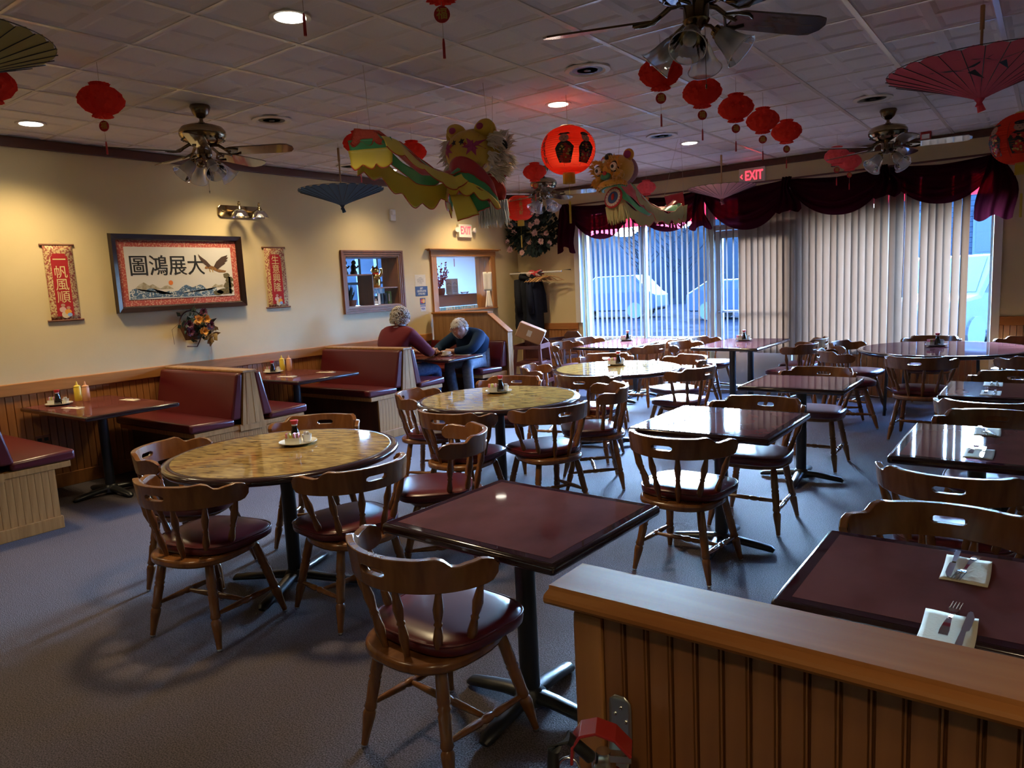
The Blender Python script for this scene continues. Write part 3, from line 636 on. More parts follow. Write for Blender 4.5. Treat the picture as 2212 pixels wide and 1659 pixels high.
square_table('bare burgundy square table farthest of the three in the middle row', -1.77, -1.065, 5.02, 5.68)
square_table('burgundy window table by the coat rack corner', -4.66, -3.92, 7.48, 8.74, ((0, -.3), (0, .3)))
square_table('burgundy window table in front of the glazed door', -3.2, -2.46, 7.6, 8.8, ((0, -.3), (0, .3)))
square_table('burgundy table with two place settings, farthest of the three at the picture edge', -.54, .66, 5.0, 5.66, ((-.3, 0), (.3, 0)))
square_table('burgundy table with two place settings, middle one at the picture edge', -.535, .66, 3.32, 4.10, ((-.3, 0), (.3, 0)))
square_table('burgundy table with two place settings, next to the pine partition', -.525, .66, 1.705, 2.29, ((-.3, 0), (.3, 0)))
def round_table(label, x, y, r, top, legs=False):
    t = thing('round_table', label, 'table', (x, y, 0), .4, 'round dining tables')
    n = 72
    MB().lathe([(r - .03, TZ - .038), (r - .006, TZ - .036), (r + .006, TZ - .022), (r + .004, TZ - .008), (r - .012, TZ - .001), (r - .04, TZ - .0012), (0, TZ - .0012)], n).build('edge_band', M['table_edge'], t, smooth=60)
    MB().lathe([(0, TZ - .003), (r - .038, TZ - .003), (r - .038, TZ), (0, TZ)], n).build('tabletop', M[top], t, smooth=30)
    if not legs: pedestal(t, arm=.34)
    else:
        for s_ in (-1, 1):
            MB().tube([(s_ * .40, -.30, TZ - .05), (s_ * .42, -.30, .012)], .015, 8).build('leg', M['black_metal'], t); MB().tube([(s_ * .40, .30, TZ - .05), (s_ * .42, .30, .012)], .015, 8).build('leg', M['black_metal'], t)
            MB().tube([(s_ * .41, -.30, .3), (s_ * .41, .30, .3)], .01, 6).tube([(s_ * .405, -.3, TZ - .045), (s_ * .405, .3, TZ - .045)], .012, 6).build('crossbar', M['black_metal'], t)
    return t
round_table('round table with a yellowed collage top, nearest of the three', -3.16, 2.235, .578, 'table_collage')
round_table('round table with a collage top, second of the three', -3.15, 4.045, .578, 'table_collage')
round_table('round table with a collage top mirroring the blinds, farthest of the three', -3.15, 5.80, .575, 'table_collage')
round_table('large dark round table in front of the closed blind', -.81, 7.87, .725, 'table_burgundy', True)
# ================================================================ BOOTHS
BX0, BX1 = -6.635, -5.40
def cushion(b_, x0, x1, prof):   # prism along x of a (y,z) profile
    return b_.prism(prof, x0, x1, MX(((0, 0, 1, 0), (1, 0, 0, 0), (0, 1, 0, 0), (0, 0, 0, 1))))
YZ = MX(((0, 0, 1, 0), (1, 0, 0, 0), (0, 1, 0, 0), (0, 0, 0, 1)))
def booth_bench(label, yc, sides=(-1, 1)):
    t = thing('booth_bench', label, 'bench', ((BX0 + BX1) / 2, yc, 0), 0, 'red booth benches along the wall')
    hx = (BX1 - BX0) / 2
    for s_ in sides:
        b = MB(); cushion(b, -hx + .01, hx, [(s_ * .17, .455), (s_ * .565, .455), (s_ * .565, .53), (s_ * .17, .515)][::s_]); b.build('seat', M['vinyl'], t, smooth=60, bevel=.022, seg=3)
        b = MB(); cushion(b, -hx + .01, hx - .004, [(s_ * .05, .885), (s_ * .115, .885), (s_ * .20, .50), (s_ * .105, .50)][::-s_]); b.build('backrest', M['vinyl'], t, smooth=60, bevel=.02, seg=3)
        MB().bb(-hx + .01, hx - .05, min(s_ * .41, s_ * .43), max(s_ * .41, s_ * .43), .0, .41).build('kick_panel', M['dark_wood'], t)
        MB().bb(-hx + .01, hx - .012, min(s_ * .10, s_ * .53), max(s_ * .10, s_ * .53), .412, .452).build('seat_board', M['oak_light'], t, bevel=.004)
    MB().bb(-hx + .01, hx + .012, -.065, .065, .885, .905).build('top_trim', M['oak_board'], t, bevel=.005)
    # end panel: sloped boards above, straight boards below, each a strip of its own
    edge = lambda z: .05 + (.885 - z) * (.055 / .43)
    n = 5; me = None
    for k in range(n):
        y0 = -1 + 2 * k / n; y1 = -1 + 2 * (k + 1) / n
        p = [(edge(.452) * y0, .452), (edge(.452) * y1 - .002, .452), (.05 * y1 - .001, .885), (.05 * y0, .885)]
        MB().prism(p, hx - .02, hx + .004 + .002 * (k % 2), YZ).build('board', M['oak_light'], t)
    k0 = -.43 if -1 in sides else -.12; k1 = .43
    m_ = int((k1 - k0) / .043)
    bmesh_ = MB().bb(hx - .04, hx - .02, 0, .041, .06, .412).mesh('board', M['oak_light'])
    for k in range(m_):
        o = bpy.data.objects.new('board', bmesh_); COL.objects.link(o); o.parent = t; o.location = (0, k0 + k * .043, 0)
    MB().bb(hx - .03, hx - .004, -.125, .125, .40, .456).build('filler_board', M['oak_light'], t)
    MB().bb(hx - .04, hx - .005, k0 - .01, k1 + .01, 0, .085).build('plinth', M['oak_light'], t, bevel=.004)
    return t
booth_bench('red vinyl double booth bench cut by the picture edge, nearest the camera', 1.575)
booth_bench('red vinyl double booth bench between the two empty booth tables', 3.545)
booth_bench('red vinyl double booth bench the man in burgundy sits on', 5.42)
t = thing('booth_bench', 'red vinyl end booth bench under the tall wooden panel', 'bench', ((BX0 + BX1) / 2, 7.20, 0), 0, 'red booth benches along the wall')
hx = (BX1 - BX0) / 2
b = MB(); cushion(b, -hx + .01, hx, [(-.15, .455), (-.15, .515), (-.555, .53), (-.555, .455)]); b.build('seat', M['vinyl'], t, smooth=60, bevel=.022, seg=3)
b = MB(); cushion(b, -hx + .01, hx - .01, [(-.03, .50), (-.03, .825), (-.085, .825), (-.17, .50)]); b.build('backrest', M['vinyl'], t, smooth=60, bevel=.02, seg=3)
MB().bb(-hx + .01, hx - .05, -.42, -.40, 0, .41).build('kick_panel', M['dark_wood'], t)
MB().bb(-hx + .01, hx - .012, -.53, -.05, .412, .452).build('seat_board', M['oak_light'], t)
XZ = MX(((1, 0, 0, 0), (0, 0, -1, 0), (0, 1, 0, 0), (0, 0, 0, 1)))
MB().prism([(-hx + .01, 0), (hx, 0), (hx, .93), (hx - .29, 1.165), (-hx + .01, 1.165)], -.03, .02, XZ).build('tall_panel', M['oak_board'], t)
MB().bb(-hx + .01, hx - .27, -.05, .06, 1.165, 1.187).build('cap', M['pine_x'], t, bevel=.006)
MB().prism([(hx - .30, 1.187), (hx - .29, 1.16), (hx + .02, .915), (hx + .035, .935)][::-1], -.06, .05, XZ).build('cap', M['pine_x'], t, bevel=.005)
for k in range(3): MB().bb(hx - .0, hx + .022, -.042 + .0315 * k, -.042 + .0315 * k + .029, 0, .925).build('board', M['oak_light'], t)
for k in range(9): MB().bb(hx - .04, hx - .02, -.42 + k * .043, -.42 + k * .043 + .041, .0, .412).build('board', M['oak_light'], t)
def booth_table(label, y0, y1, x1):
    x0 = -6.63; t = thing('booth_table', label, 'table', ((x0 + x1) / 2, (y0 + y1) / 2, 0), 0, 'burgundy booth tables'); w = (x1 - x0) / 2; d = (y1 - y0) / 2
    MB().bb(-w, w, -d, d, TZ - .03, TZ + .004).build('edge_band', M['table_edge'], t, smooth=60, bevel=.012, seg=3)
    MB().bb(-w + .02, w - .02, -d + .02, d - .02, TZ, TZ + .005).build('tabletop', M['table_burgundy'], t)
    pedestal(t, .03, 0, .27); return t
booth_table('empty burgundy booth table nearest the camera, set with napkins and sauces', 2.26, 2.96, -5.47)
booth_table('empty burgundy booth table between the two double benches', 4.12, 4.86, -5.52)
booth_table('burgundy booth table between the seated couple', 5.92, 6.52, -5.27)
# ================================================================ PINE PARTITION
p = thing('partition', 'low pine bead board partition with a rounded cap, in front of the set tables', 'partition', (.9, 1.075, 0))
MB().bb(-1.555, 1.6, -.04, .04, 0, .945).build('core', M['bead'], p)
MB().prism([(-.0785, .9565), (-.0785, .950), (-.075, .9445), (-.069, .942), (-.048, .942), (-.048, .930), (.048, .930), (.048, .942), (.069, .942), (.075, .9445), (.0785, .950), (.0785, .9565), (.075, .9615), (.064, .9645), (.060, .9655), (.058, .972), (-.058, .972), (-.060, .9655), (-.064, .9645), (-.075, .9615)], -1.60, 1.6, YZ).build('cap', M['pine_x'], p, smooth=28)
MB().ell((.0, 0, 0), (.03, .016, .0012), 14, 6, T(-.60, -.018, .9722)).build('knot', M['dark_wood'], p)
MB().bb(-1.558, -1.50, -.052, .052, 0, .93).build('end_post', M['pine'], p, bevel=.006)
bw2 = .0425; me = MB().prism([(0, 0), (.004, -.009), (bw2 - .0075, -.009), (bw2 - .005, -.004), (bw2 - .004, -.009), (bw2 - .0015, -.009), (bw2, 0)][::-1], .08, .945).mesh('bead_board', M['bead'])
for k in range(72):
    o = bpy.data.objects.new('bead_board', me); COL.objects.link(o); o.parent = p; o.location = (-1.50 + k * bw2, -.0395, 0)
MB().bb(-1.50, 1.6, -.054, -.039, 0, .085).build('base_board', M['bead'], p)
# ================================================================ TABLE THINGS
def plate(label, x, y, z, r, group):
    o = MB().lathe([(0, .003), (r * .55, .003), (r * .6, .0), (r * .66, .002), (r, .015), (r * 1.0, .018), (r * .66, .0075), (0, .0065)], 28).build('plate', M['ceramic'], None, smooth=60)
    o.location = (x, y, z); tag(o, label, 'plate', group); return o
def soy(label, x, y, z):
    t = thing('soy_sauce_bottle', label, 'bottle', (x, y, z), 0, 'soy sauce bottles on the tables')
    MB().lathe([(0, 0), (.027, .0), (.029, .006), (.027, .03), (.019, .062), (.0145, .078), (.0145, .094)], 16).build('glass_body', M['soy'], t, smooth=60)
    MB().lathe([(.0155, .088), (.0155, .097)], 14).build('collar', M['white_plastic'], t, smooth=40)
    MB().lathe([(.016, .096), (.0215, .114), (.021, .117), (0, .118)], 16).build('cap', M['red'], t, smooth=40); return t
def packets(label, x, y, z, rz, white=False):
    t = thing('packet_holder', label, 'holder', (x, y, z), rz, 'sugar packet holders on the tables')
    b = MB(); w, d, h = .038, .022, .034
    b.bb(-w, w, -d, d, 0, .003); b.bb(-w, w, -d, -d + .002, .003, h); b.bb(-w, w, d - .002, d, .003, h); b.bb(-w, -w + .002, -d + .002, d - .002, .003, h); b.bb(w - .002, w, -d + .002, d - .002, .003, h)
    b.build('tray', M['ceramic'], t)
    ms = ['paper_white'] * 3 if white else ['pink_paper', 'paper_white', 'yellow_paper', 'paper_white', 'pink_paper', 'paper_white']
    n = 7 if not white else 4
    for k in range(n):
        x_ = -.030 + .06 * k / (n - 1); pk = MB().add([(-.002, -.018, .0), (.002, -.018, .0), (.002, .018, .0), (-.002, .018, .0), (-.003, -.018, .052), (.001, -.018, .056), (.001, .018, .055), (-.003, .018, .053)], [(0, 3, 2, 1), (4, 5, 6, 7), (0, 1, 5, 4), (1, 2, 6, 5), (2, 3, 7, 6), (3, 0, 4, 7)])
        o = pk.build('packet', M[ms[k % len(ms)]], t); o.location = (x_, 0, .004); o.rotation_euler = (0, random.uniform(-.1, .1), random.uniform(-.1, .1))
    return t
def creamer(label, x, y, z):
    t = thing('creamer_cup', label, 'cup', (x, y, z), 0, 'small cups on the table plates')
    MB().lathe([(0, 0), (.02, 0), (.026, .04), (.024, .04), (.019, .003), (0, .003)], 14).build('cup', M['ceramic'], t, smooth=50)
    for k in range(3): MB().box((.01 * cos(k * 2.1), .01 * sin(k * 2.1), .03), (.022, .004, .045), MX.Rotation(k * .9, 4, 'Z')).build('packet', M['paper_white'], t)
    return t
for k, (x, y, z, r, nm) in enumerate([(-3.22, 2.37, TZ, .10, 'nearest collage round table'), (-3.28, 4.22, TZ, .10, 'second collage round table'), (-3.24, 5.98, TZ, .10, 'farthest collage round table'),
        (-4.40, 8.40, TZ, .095, 'window table by the coat rack'), (-2.90, 8.48, TZ, .095, 'window table by the glazed door'), (-.88, 8.05, TZ, .10, 'large round table'),
        (-6.42, 2.47, TZ + .005, .10, 'nearest booth table'), (-6.45, 4.52, TZ + .005, .10, 'middle booth table')]):
    plate('white plate with sauce and packets on the ' + nm, x, y, z, r, 'white plates carrying condiments')
    zz = z + .0085; v = V((-.593, .794, 0)); h_ = V((.794, .593, 0)); c = V((x, y, 0))
    order = [(-.2, .25), (-.15, -.35), (.45, .15)] if k == 0 else ([(.15, -.1), (-.42, .0), (.5, .2)] if k in (1, 2, 3) else [(0, -.1), (-.5, .1), (.5, .1)])
    P = [c + h_ * (a * r) + v * (d_ * r) for a, d_ in order]
    soy('red-capped soy sauce bottle on the plate of the ' + nm, P[0].x, P[0].y, zz); packets('white holder of sugar packets on the plate of the ' + nm, P[1].x, P[1].y, zz, atan2(.593, .794) + (0 if k == 0 else .3)); creamer('small white cup of packets on the plate of the ' + nm, P[2].x, P[2].y, zz)
def squeeze(label, x, y, z, mt):
    t = thing('squeeze_bottle', label, 'bottle', (x, y, z), 0, 'squeeze bottles on the booth tables')
    MB().lathe([(0, 0), (.027, 0), (.028, .005), (.028, .105), (.024, .115)], 16).build('body', M[mt], t, smooth=50)
    MB().lathe([(.026, .113), (.026, .124), (.01, .132), (.004, .162), (0, .163)], 14).build('nozzle_cap', M[mt], t, smooth=50)
squeeze('yellow squeeze bottle by the wall on the nearest booth table', -6.52, 2.66, TZ + .005, 'mustard'); squeeze('pale orange squeeze bottle on the nearest booth table', -6.44, 2.69, TZ + .005, 'duck_sauce')
squeeze('yellow squeeze bottle by the wall on the middle booth table', -6.54, 4.70, TZ + .005, 'mustard'); squeeze('pale orange squeeze bottle on the middle booth table', -6.46, 4.73, TZ + .005, 'duck_sauce')
def fork_mb():
    b = MB(); N = 16
    wd = lambda u: .009 if u < .08 else (.0095 - .006 * min(1, (u - .08) / .4) if u < .55 else (.0035 if u < .62 else .0035 + .0085 * min(1, (u - .62) / .1)))
    zz = lambda u: .0025 + .006 * sin(pi * min(1, u / .62)) * (1 if u < .62 else 0) - 0 + (.004 * sin(pi * (u - .62) / .38) if u > .62 else 0)
    sec = [(u, wd(u), zz(u)) for u in [k / N * .74 for k in range(N + 1)]]
    vv = []
    for u, w, z in sec: vv += [(-w, u * .19, z), (w, u * .19, z), (w, u * .19, z + .0022), (-w, u * .19, z + .0022)]
    ff = [(3, 2, 1, 0), (N * 4, N * 4 + 1, N * 4 + 2, N * 4 + 3)]
    for i in range(N):
        for k in range(4): ff.append((i * 4 + k, i * 4 + (k + 1) % 4, (i + 1) * 4 + (k + 1) % 4, (i + 1) * 4 + k))
    b.add(vv, ff)
    for k in range(4):
        x = -.0095 + k * .00633; b.tube([(x, .139, zz(.73) + .001), (x, .16, .0055), (x * 1.02, .19, .004)], [.0017, .0016, .0009], 5)
    return b
def knife_mb():
    b = MB(); o = [(-.006, 0), (.006, 0), (.0065, .02), (.0045, .09), (.009, .098), (.0105, .13), (.010, .17), (.004, .198), (-.001, .20), (-.005, .19), (-.006, .10), (-.0045, .09), (-.0065, .02)]
    b.prism([p_ for p_ in o if p_[1] <= .091], .001, .0065); b.prism([(.0045, .09), (.009, .098), (.0105, .13), (.010, .17), (.004, .198), (-.001, .20), (-.005, .19), (-.006, .10), (-.0045, .09)], .0025, .0042); return b
fork_m = fork_mb().mesh('fork', M['chrome'], 60); knife_m = knife_mb().mesh('knife', M['chrome'], 30)
def napkin_mesh(w, d):
    b = MB(); r = random.Random(2)
    b.grid(lambda u, v: ((u - .5) * w + .0015 * sin(4 * v), (v - .5) * d + .002 * sin(5 * u + 1), .0008 + .001 * abs(sin(3 * u + 1.5 * v))), 10, 8); return b.mesh('napkin', M['napkin'], 180)
nm1 = napkin_mesh(.104, .185); nm2 = napkin_mesh(.06, .2)
def lay(mesh, name, label, cat, group, x, y, z, rz):
    o = bpy.data.objects.new(name, mesh); COL.objects.link(o); o.location = (x, y, z); o.rotation_euler = (0, 0, rz)
    if name == 'napkin': o.modifiers.new('thickness', 'SOLIDIFY').thickness = .0012
    tag(o, label, cat, group)
for (tn, who, N_, F_, K_) in [
    ('partition table', 'far', (-.150, 2.12, .0), (-.131, 2.215, pi - .185), (-.178, 2.236, pi - .02)), ('partition table', 'near', (-.153, 1.735, .0), (-.158, 1.695, -.06), (-.127, 1.645, -.045)),
    ('middle set table', 'far', (-.218, 3.97, .03), (-.240, 4.05, pi + .1), (-.256, 4.055, pi + .4)), ('middle set table', 'near', (-.218, 3.495, .0), (-.246, 3.46, -.085), (-.203, 3.60, pi)),
    ('farthest set table', 'far', (-.285, 5.55, .02), (-.30, 5.62, pi + .1), (-.27, 5.635, pi + .1)), ('farthest set table', 'near', (-.275, 5.17, .0), (-.30, 5.12, -.07), (-.255, 5.26, pi))]:
    lay(nm1, 'napkin', 'cream paper napkin at the %s place of the %s' % (who, tn), 'napkin', 'cream napkins on the set tables', N_[0], N_[1], TZ + .0005, N_[2])
    lay(fork_m, 'fork', 'fork on the napkin at the %s place of the %s' % (who, tn), 'fork', 'forks on the set tables', F_[0], F_[1], TZ + .004, F_[2])
    lay(knife_m, 'knife', 'table knife on the napkin at the %s place of the %s' % (who, tn), 'knife', 'knives on the set tables', K_[0], K_[1], TZ + .004, K_[2])
for (x, y, a, tn) in [(-6.10, 2.44, .2, 'bench side of the nearest booth table'), (-6.06, 2.86, .1, 'far side of the nearest booth table'), (-5.98, 4.34, .2, 'near side of the middle booth table'), (-5.86, 4.72, .2, 'far side of the middle booth table'), (-5.50, 6.42, .3, 'booth table before the woman')]:
    lay(nm2, 'napkin', 'narrow folded white napkin on the ' + tn, 'napkin', 'folded napkins on the booth tables', x, y, TZ + .0055, pi / 2 + a)
    lay(fork_m, 'fork', 'fork on the folded napkin, ' + tn, 'fork', 'forks on the booth tables', x - .08, y, TZ + .009, a - pi / 2)
t = thing('teacup', 'white teacup on a saucer before the woman in navy', 'cup', (-5.60, 6.26, TZ + .014), 0)
MB().lathe([(0, 0), (.026, 0), (.028, .006), (.05, .012), (.052, .048), (.049, .048), (.045, .014), (0, .01)], 24).build('cup', M['ceramic'], t, smooth=50)
MB().tube([(.05, 0, .04), (.07, 0, .038), (.072, 0, .022), (.05, 0, .016)], .004).build('handle', M['ceramic'], t, smooth=60)
plate('white saucer under the teacup', -5.60, 6.26, TZ + .005, .07, None)
# ================================================================ HIGH CHAIRS, BOX, COATS
def high_chair(label, x, y, rz, mt):
    t = thing('high_chair', label, 'high chair', (x, y, 0), rz, 'wooden high chairs by the coat rack')
    L = [(-.2, -.2), (.2, -.2), (-.2, .2), (.2, .2)]
    for a, c in L: MB().add([(a * .80 - .018, c * .8 - .018, .70), (a * .80 + .018, c * .8 - .018, .70), (a * .8 + .018, c * .8 + .018, .70), (a * .8 - .018, c * .8 + .018, .70), (a * 1.1 - .018, c * 1.1 - .018, 0), (a * 1.1 + .018, c * 1.1 - .018, 0), (a * 1.1 + .018, c * 1.1 + .018, 0), (a * 1.1 - .018, c * 1.1 + .018, 0)], [(0, 1, 2, 3), (7, 6, 5, 4), (0, 4, 5, 1), (1, 5, 6, 2), (2, 6, 7, 3), (3, 7, 4, 0)]).build('leg', M[mt], t)
    MB().bb(-.17, .17, -.17, .17, .47, .49).build('seat', M[mt], t)
    for s_ in (-1, 1):
        MB().bb(s_ * .175 - .012, s_ * .175 + .012, -.19, .19, .66, .72).build('arm_rail', M[mt], t); MB().bb(s_ * .21 - .01, s_ * .21 + .01, -.19, .19, .20, .25).build('rail', M[mt], t)
        MB().bb(s_ * .19 - .01, s_ * .19 + .01, -.18, .18, .44, .48).build('rail', M[mt], t)
    MB().bb(-.17, .17, -.19, -.165, .66, .70).build('front_rail', M[mt], t); MB().bb(-.19, .19, -.22, -.20, .30, .34).build('foot_rest', M[mt], t); MB().bb(-.18, .18, -.2, -.18, .44, .48).build('rail', M[mt], t)
    MB().prism([(-.17, .5), (.17, .5), (.17, .74), (.10, .80), (-.10, .80), (-.17, .74)], -.185, -.165, XZ).build('backrest', M[mt], t, bevel=.005)
    return t
high_chair('reddish wooden high chair directly behind the end booth panel', -5.50, 7.84, .25, 'cherry')
high_chair('dark wooden high chair nearer the windows', -5.56, 8.72, -.25, 'dark_wood')
bx = thing('cardboard_box', 'tan cardboard box tipped on top of the reddish high chair', 'box', (-5.60, 7.90, .76)); bx.rotation_euler = (0, radians(24), radians(30))
MB().bb(-.18, .18, -.14, .14, 0, .20).build('carton', M['cardboard'], bx, bevel=.012); MB().bb(-.04, .02, -.1425, -.1405, .06, .14).build('label_sticker', M['paper_white'], bx)
MB().bb(-.178, .178, -.03, .03, .2, .2015).build('tape', M['pine_x'], bx)
ra = thing('coat_rack', 'wall mounted coat rail with triangular brackets in the corner', 'coat rack', (-6.2, 9.0, 1.66))
MB().tube([(-.46, 0, 0), (.47, 0, 0)], .014, 8).build('rail', M['white_plastic'], ra)
for x in (-.42, .49): MB().tube([(x, .21, .02), (x, -.02, .02), (x, .21, -.22), (x, .21, .02)], .009, 6).build('bracket', M['black_metal'], ra)
def hanger(label, x, rz=1.2):
    t = thing('coat_hanger', label, 'hanger', (x, 9.0, 1.66), rz, 'wooden hangers on the coat rail')
    MB().tube([(0, 0, -.005)] + [(.018 * sin(a), 0, .018 * cos(a) - .003) for a in (-2.2, -1, 0, 1, 2.0)] + [(0, 0, -.03), (0, 0, -.06)], .002, 5).build('hook', M['steel'], t)
    MB().tube([(-.2, 0, -.135), (-.1, 0, -.085), (0, 0, -.055), (.1, 0, -.085), (.2, 0, -.135)], [.009, .012, .014, .012, .009], 8, flat=.6).build('shoulder', M['hanger'], t, smooth=60)
    MB().tube([(-.18, 0, -.128), (.18, 0, -.128)], .005, 6).build('bar', M['hanger'], t); return t
for k in range(7): hanger('curved wooden hanger in the tight bunch on the coat rail', -6.20 + k * .035, 1.25 + .06 * (k % 3))
hanger('lone wooden hanger swung askew past the bunch on the coat rail', -5.92, .35)
def coat(label, x, w, L, mt, puffy, rz):
    t = thing('coat', label, 'coat', (x, 9.0, 1.66), rz, 'dark coats on the coat rail')
    def f(u, v):
        a = 2 * pi * u; sh = min(1, .25 + v * 3.5) if v < .25 else 1 + .12 * (v - .25)
        rx = w * sh * .5; ry = .11 * (min(1, .4 + v * 2)) * (1 + (.10 * abs(sin(v * 22)) if puffy else .08 * sin(5 * a)))
        return (rx * cos(a) * (1 + (.03 * abs(sin(v * 22)) if puffy else 0)), ry * sin(a), -.03 - L * v - .12 * v * 0)
    b = MB().grid(f, 28, 24, True); b.build('body', M[mt], t, smooth=180)
    for s_ in (-1, 1): MB().tube([(s_ * w * .38, 0, -.10), (s_ * w * .48, -.04, -.33), (s_ * w * .48, -.07, -.60)], [.05, .055, .045], 10).build('sleeve', M[mt], t, smooth=180)
    MB().tube([(-.09, -.06, -.05), (0, -.1, -.09), (.09, -.06, -.05), (0, .06, -.03)], .035, 8, True).build('collar', M['coat_black' if puffy else 'coat_navy'], t, smooth=180); return t
coat('black quilted puffer coat hanging in the corner', -6.42, .29, .80, 'coat_black', True, 1.25)
coat('long dark navy coat hanging under the wooden hangers', -6.23, .28, .86, 'coat_navy', False, 1.4)
sc_ = MB().grid(lambda u, v: (-6.17 + (u - .5) * .2 + .02 * sin(7 * v), 8.985 + .05 * cos(v * pi * 1.6) - .035 * (v > .5), 1.69 + .01 * sin(9 * u) - .17 * abs(v - .4)), 10, 12).build('scarf', M['scarf'], None, smooth=180, solid=.012); tag(sc_, 'red and white scarf slung over the coat rail above the hangers', 'scarf')
# ================================================================ FIRE EXTINGUISHER ON THE PARTITION
fx = thing('fire_extinguisher', 'red fire extinguisher with a black hose hung on the partition end', 'fire extinguisher', (-.555, .94, 0), .45)
MB().lathe([(0, .30), (.052, .302), (.055, .32), (.055, .60), (.048, .635), (.022, .662), (.016, .67), (.016, .69), (0, .69)], 20).build('cylinder', M['red_paint'], fx, smooth=50)
MB().lathe([(.017, .688), (.02, .70), (.02, .73), (.014, .735), (.012, .75), (0, .75)], 14).build('valve', M['steel'], fx, smooth=50)
def strap(pts, w, t_): 
    b = MB(); vv = []; n = len(pts)
    for i, p_ in enumerate(pts):
        d = (V(pts[min(n - 1, i + 1)]) - V(pts[max(0, i - 1)])).normalized(); nn = V((d.z, 0, -d.x)) * t_ / 2; p_ = V(p_)
        vv += [p_ + nn + V((0, -w / 2, 0)), p_ + nn + V((0, w / 2, 0)), p_ - nn + V((0, w / 2, 0)), p_ - nn + V((0, -w / 2, 0))]
    ff = [(3, 2, 1, 0), ((n - 1) * 4, (n - 1) * 4 + 1, (n - 1) * 4 + 2, (n - 1) * 4 + 3)] + [(i * 4 + k, i * 4 + (k + 1) % 4, i * 4 + 4 + (k + 1) % 4, i * 4 + 4 + k) for i in range(n - 1) for k in range(4)]
    return b.add(vv, ff)
strap([(-.050, 0, .735), (-.048, 0, .765), (-.035, 0, .785), (-.01, 0, .792), (.02, 0, .782), (.045, 0, .755)], .046, .005).build('lever', M['red_paint'], fx, bevel=.0015)
strap([(-.012, 0, .715), (.02, 0, .715), (.045, 0, .70), (.06, 0, .675)], .024, .004).build('carry_handle', M['red_paint'], fx, bevel=.0015)
MB().tube([(-.055 + .018 * cos(a), -.02 + .004 * sin(a), .725 + .02 * sin(a)) for a in [k * pi / 8 for k in range(16)]], .0022, 6, True).build('pull_ring', M['steel'], fx, smooth=60)
MB().tube([(-.02, -.005, .74), (-.055, -.015, .78), (-.078, -.02, .76), (-.085, -.02, .66), (-.075, -.02, .45), (-.068, -.01, .36)], .0105, 10).build('hose', M['black'], fx, smooth=60)
MB().lathe([(0, 0), (.013, 0), (.013, .009), (0, .010)], 14, T(.0, -.018, .715, 0, pi / 2)).build('gauge', M['steel'], fx, smooth=40)
MB().bb(.01, .045, -.008, .008, .735, .748).build('bolt', M['steel'], fx, bevel=.001)
def bk(u, v):
    z = .80 - .16 * v; w = .021 * (1 if v > .1 else sqrt(max(.2, 1 - ((.1 - v) / .1) ** 2 * .8))); y = -.001 - (.0 if v < .5 else .065 * ((v - .5) / .5) ** 2)
    return ((u - .5) * 2 * w, y, z)
br = thing('extinguisher_bracket', 'curved bare metal bracket screwed to the partition boards', 'bracket', (-.567, 1.0228, 0)); MB().grid(bk, 6, 16).build('plate', M['aluminium'], br, smooth=180, solid=.002)
for x, z in [(-.009, .765), (.002, .778), (.011, .755)]: MB().lathe([(0, -.003), (.0032, -.002), (.0034, 0), (0, 0)], 8, T(x, -.002, z, 0, -pi / 2)).build('screw', M['steel'], br)
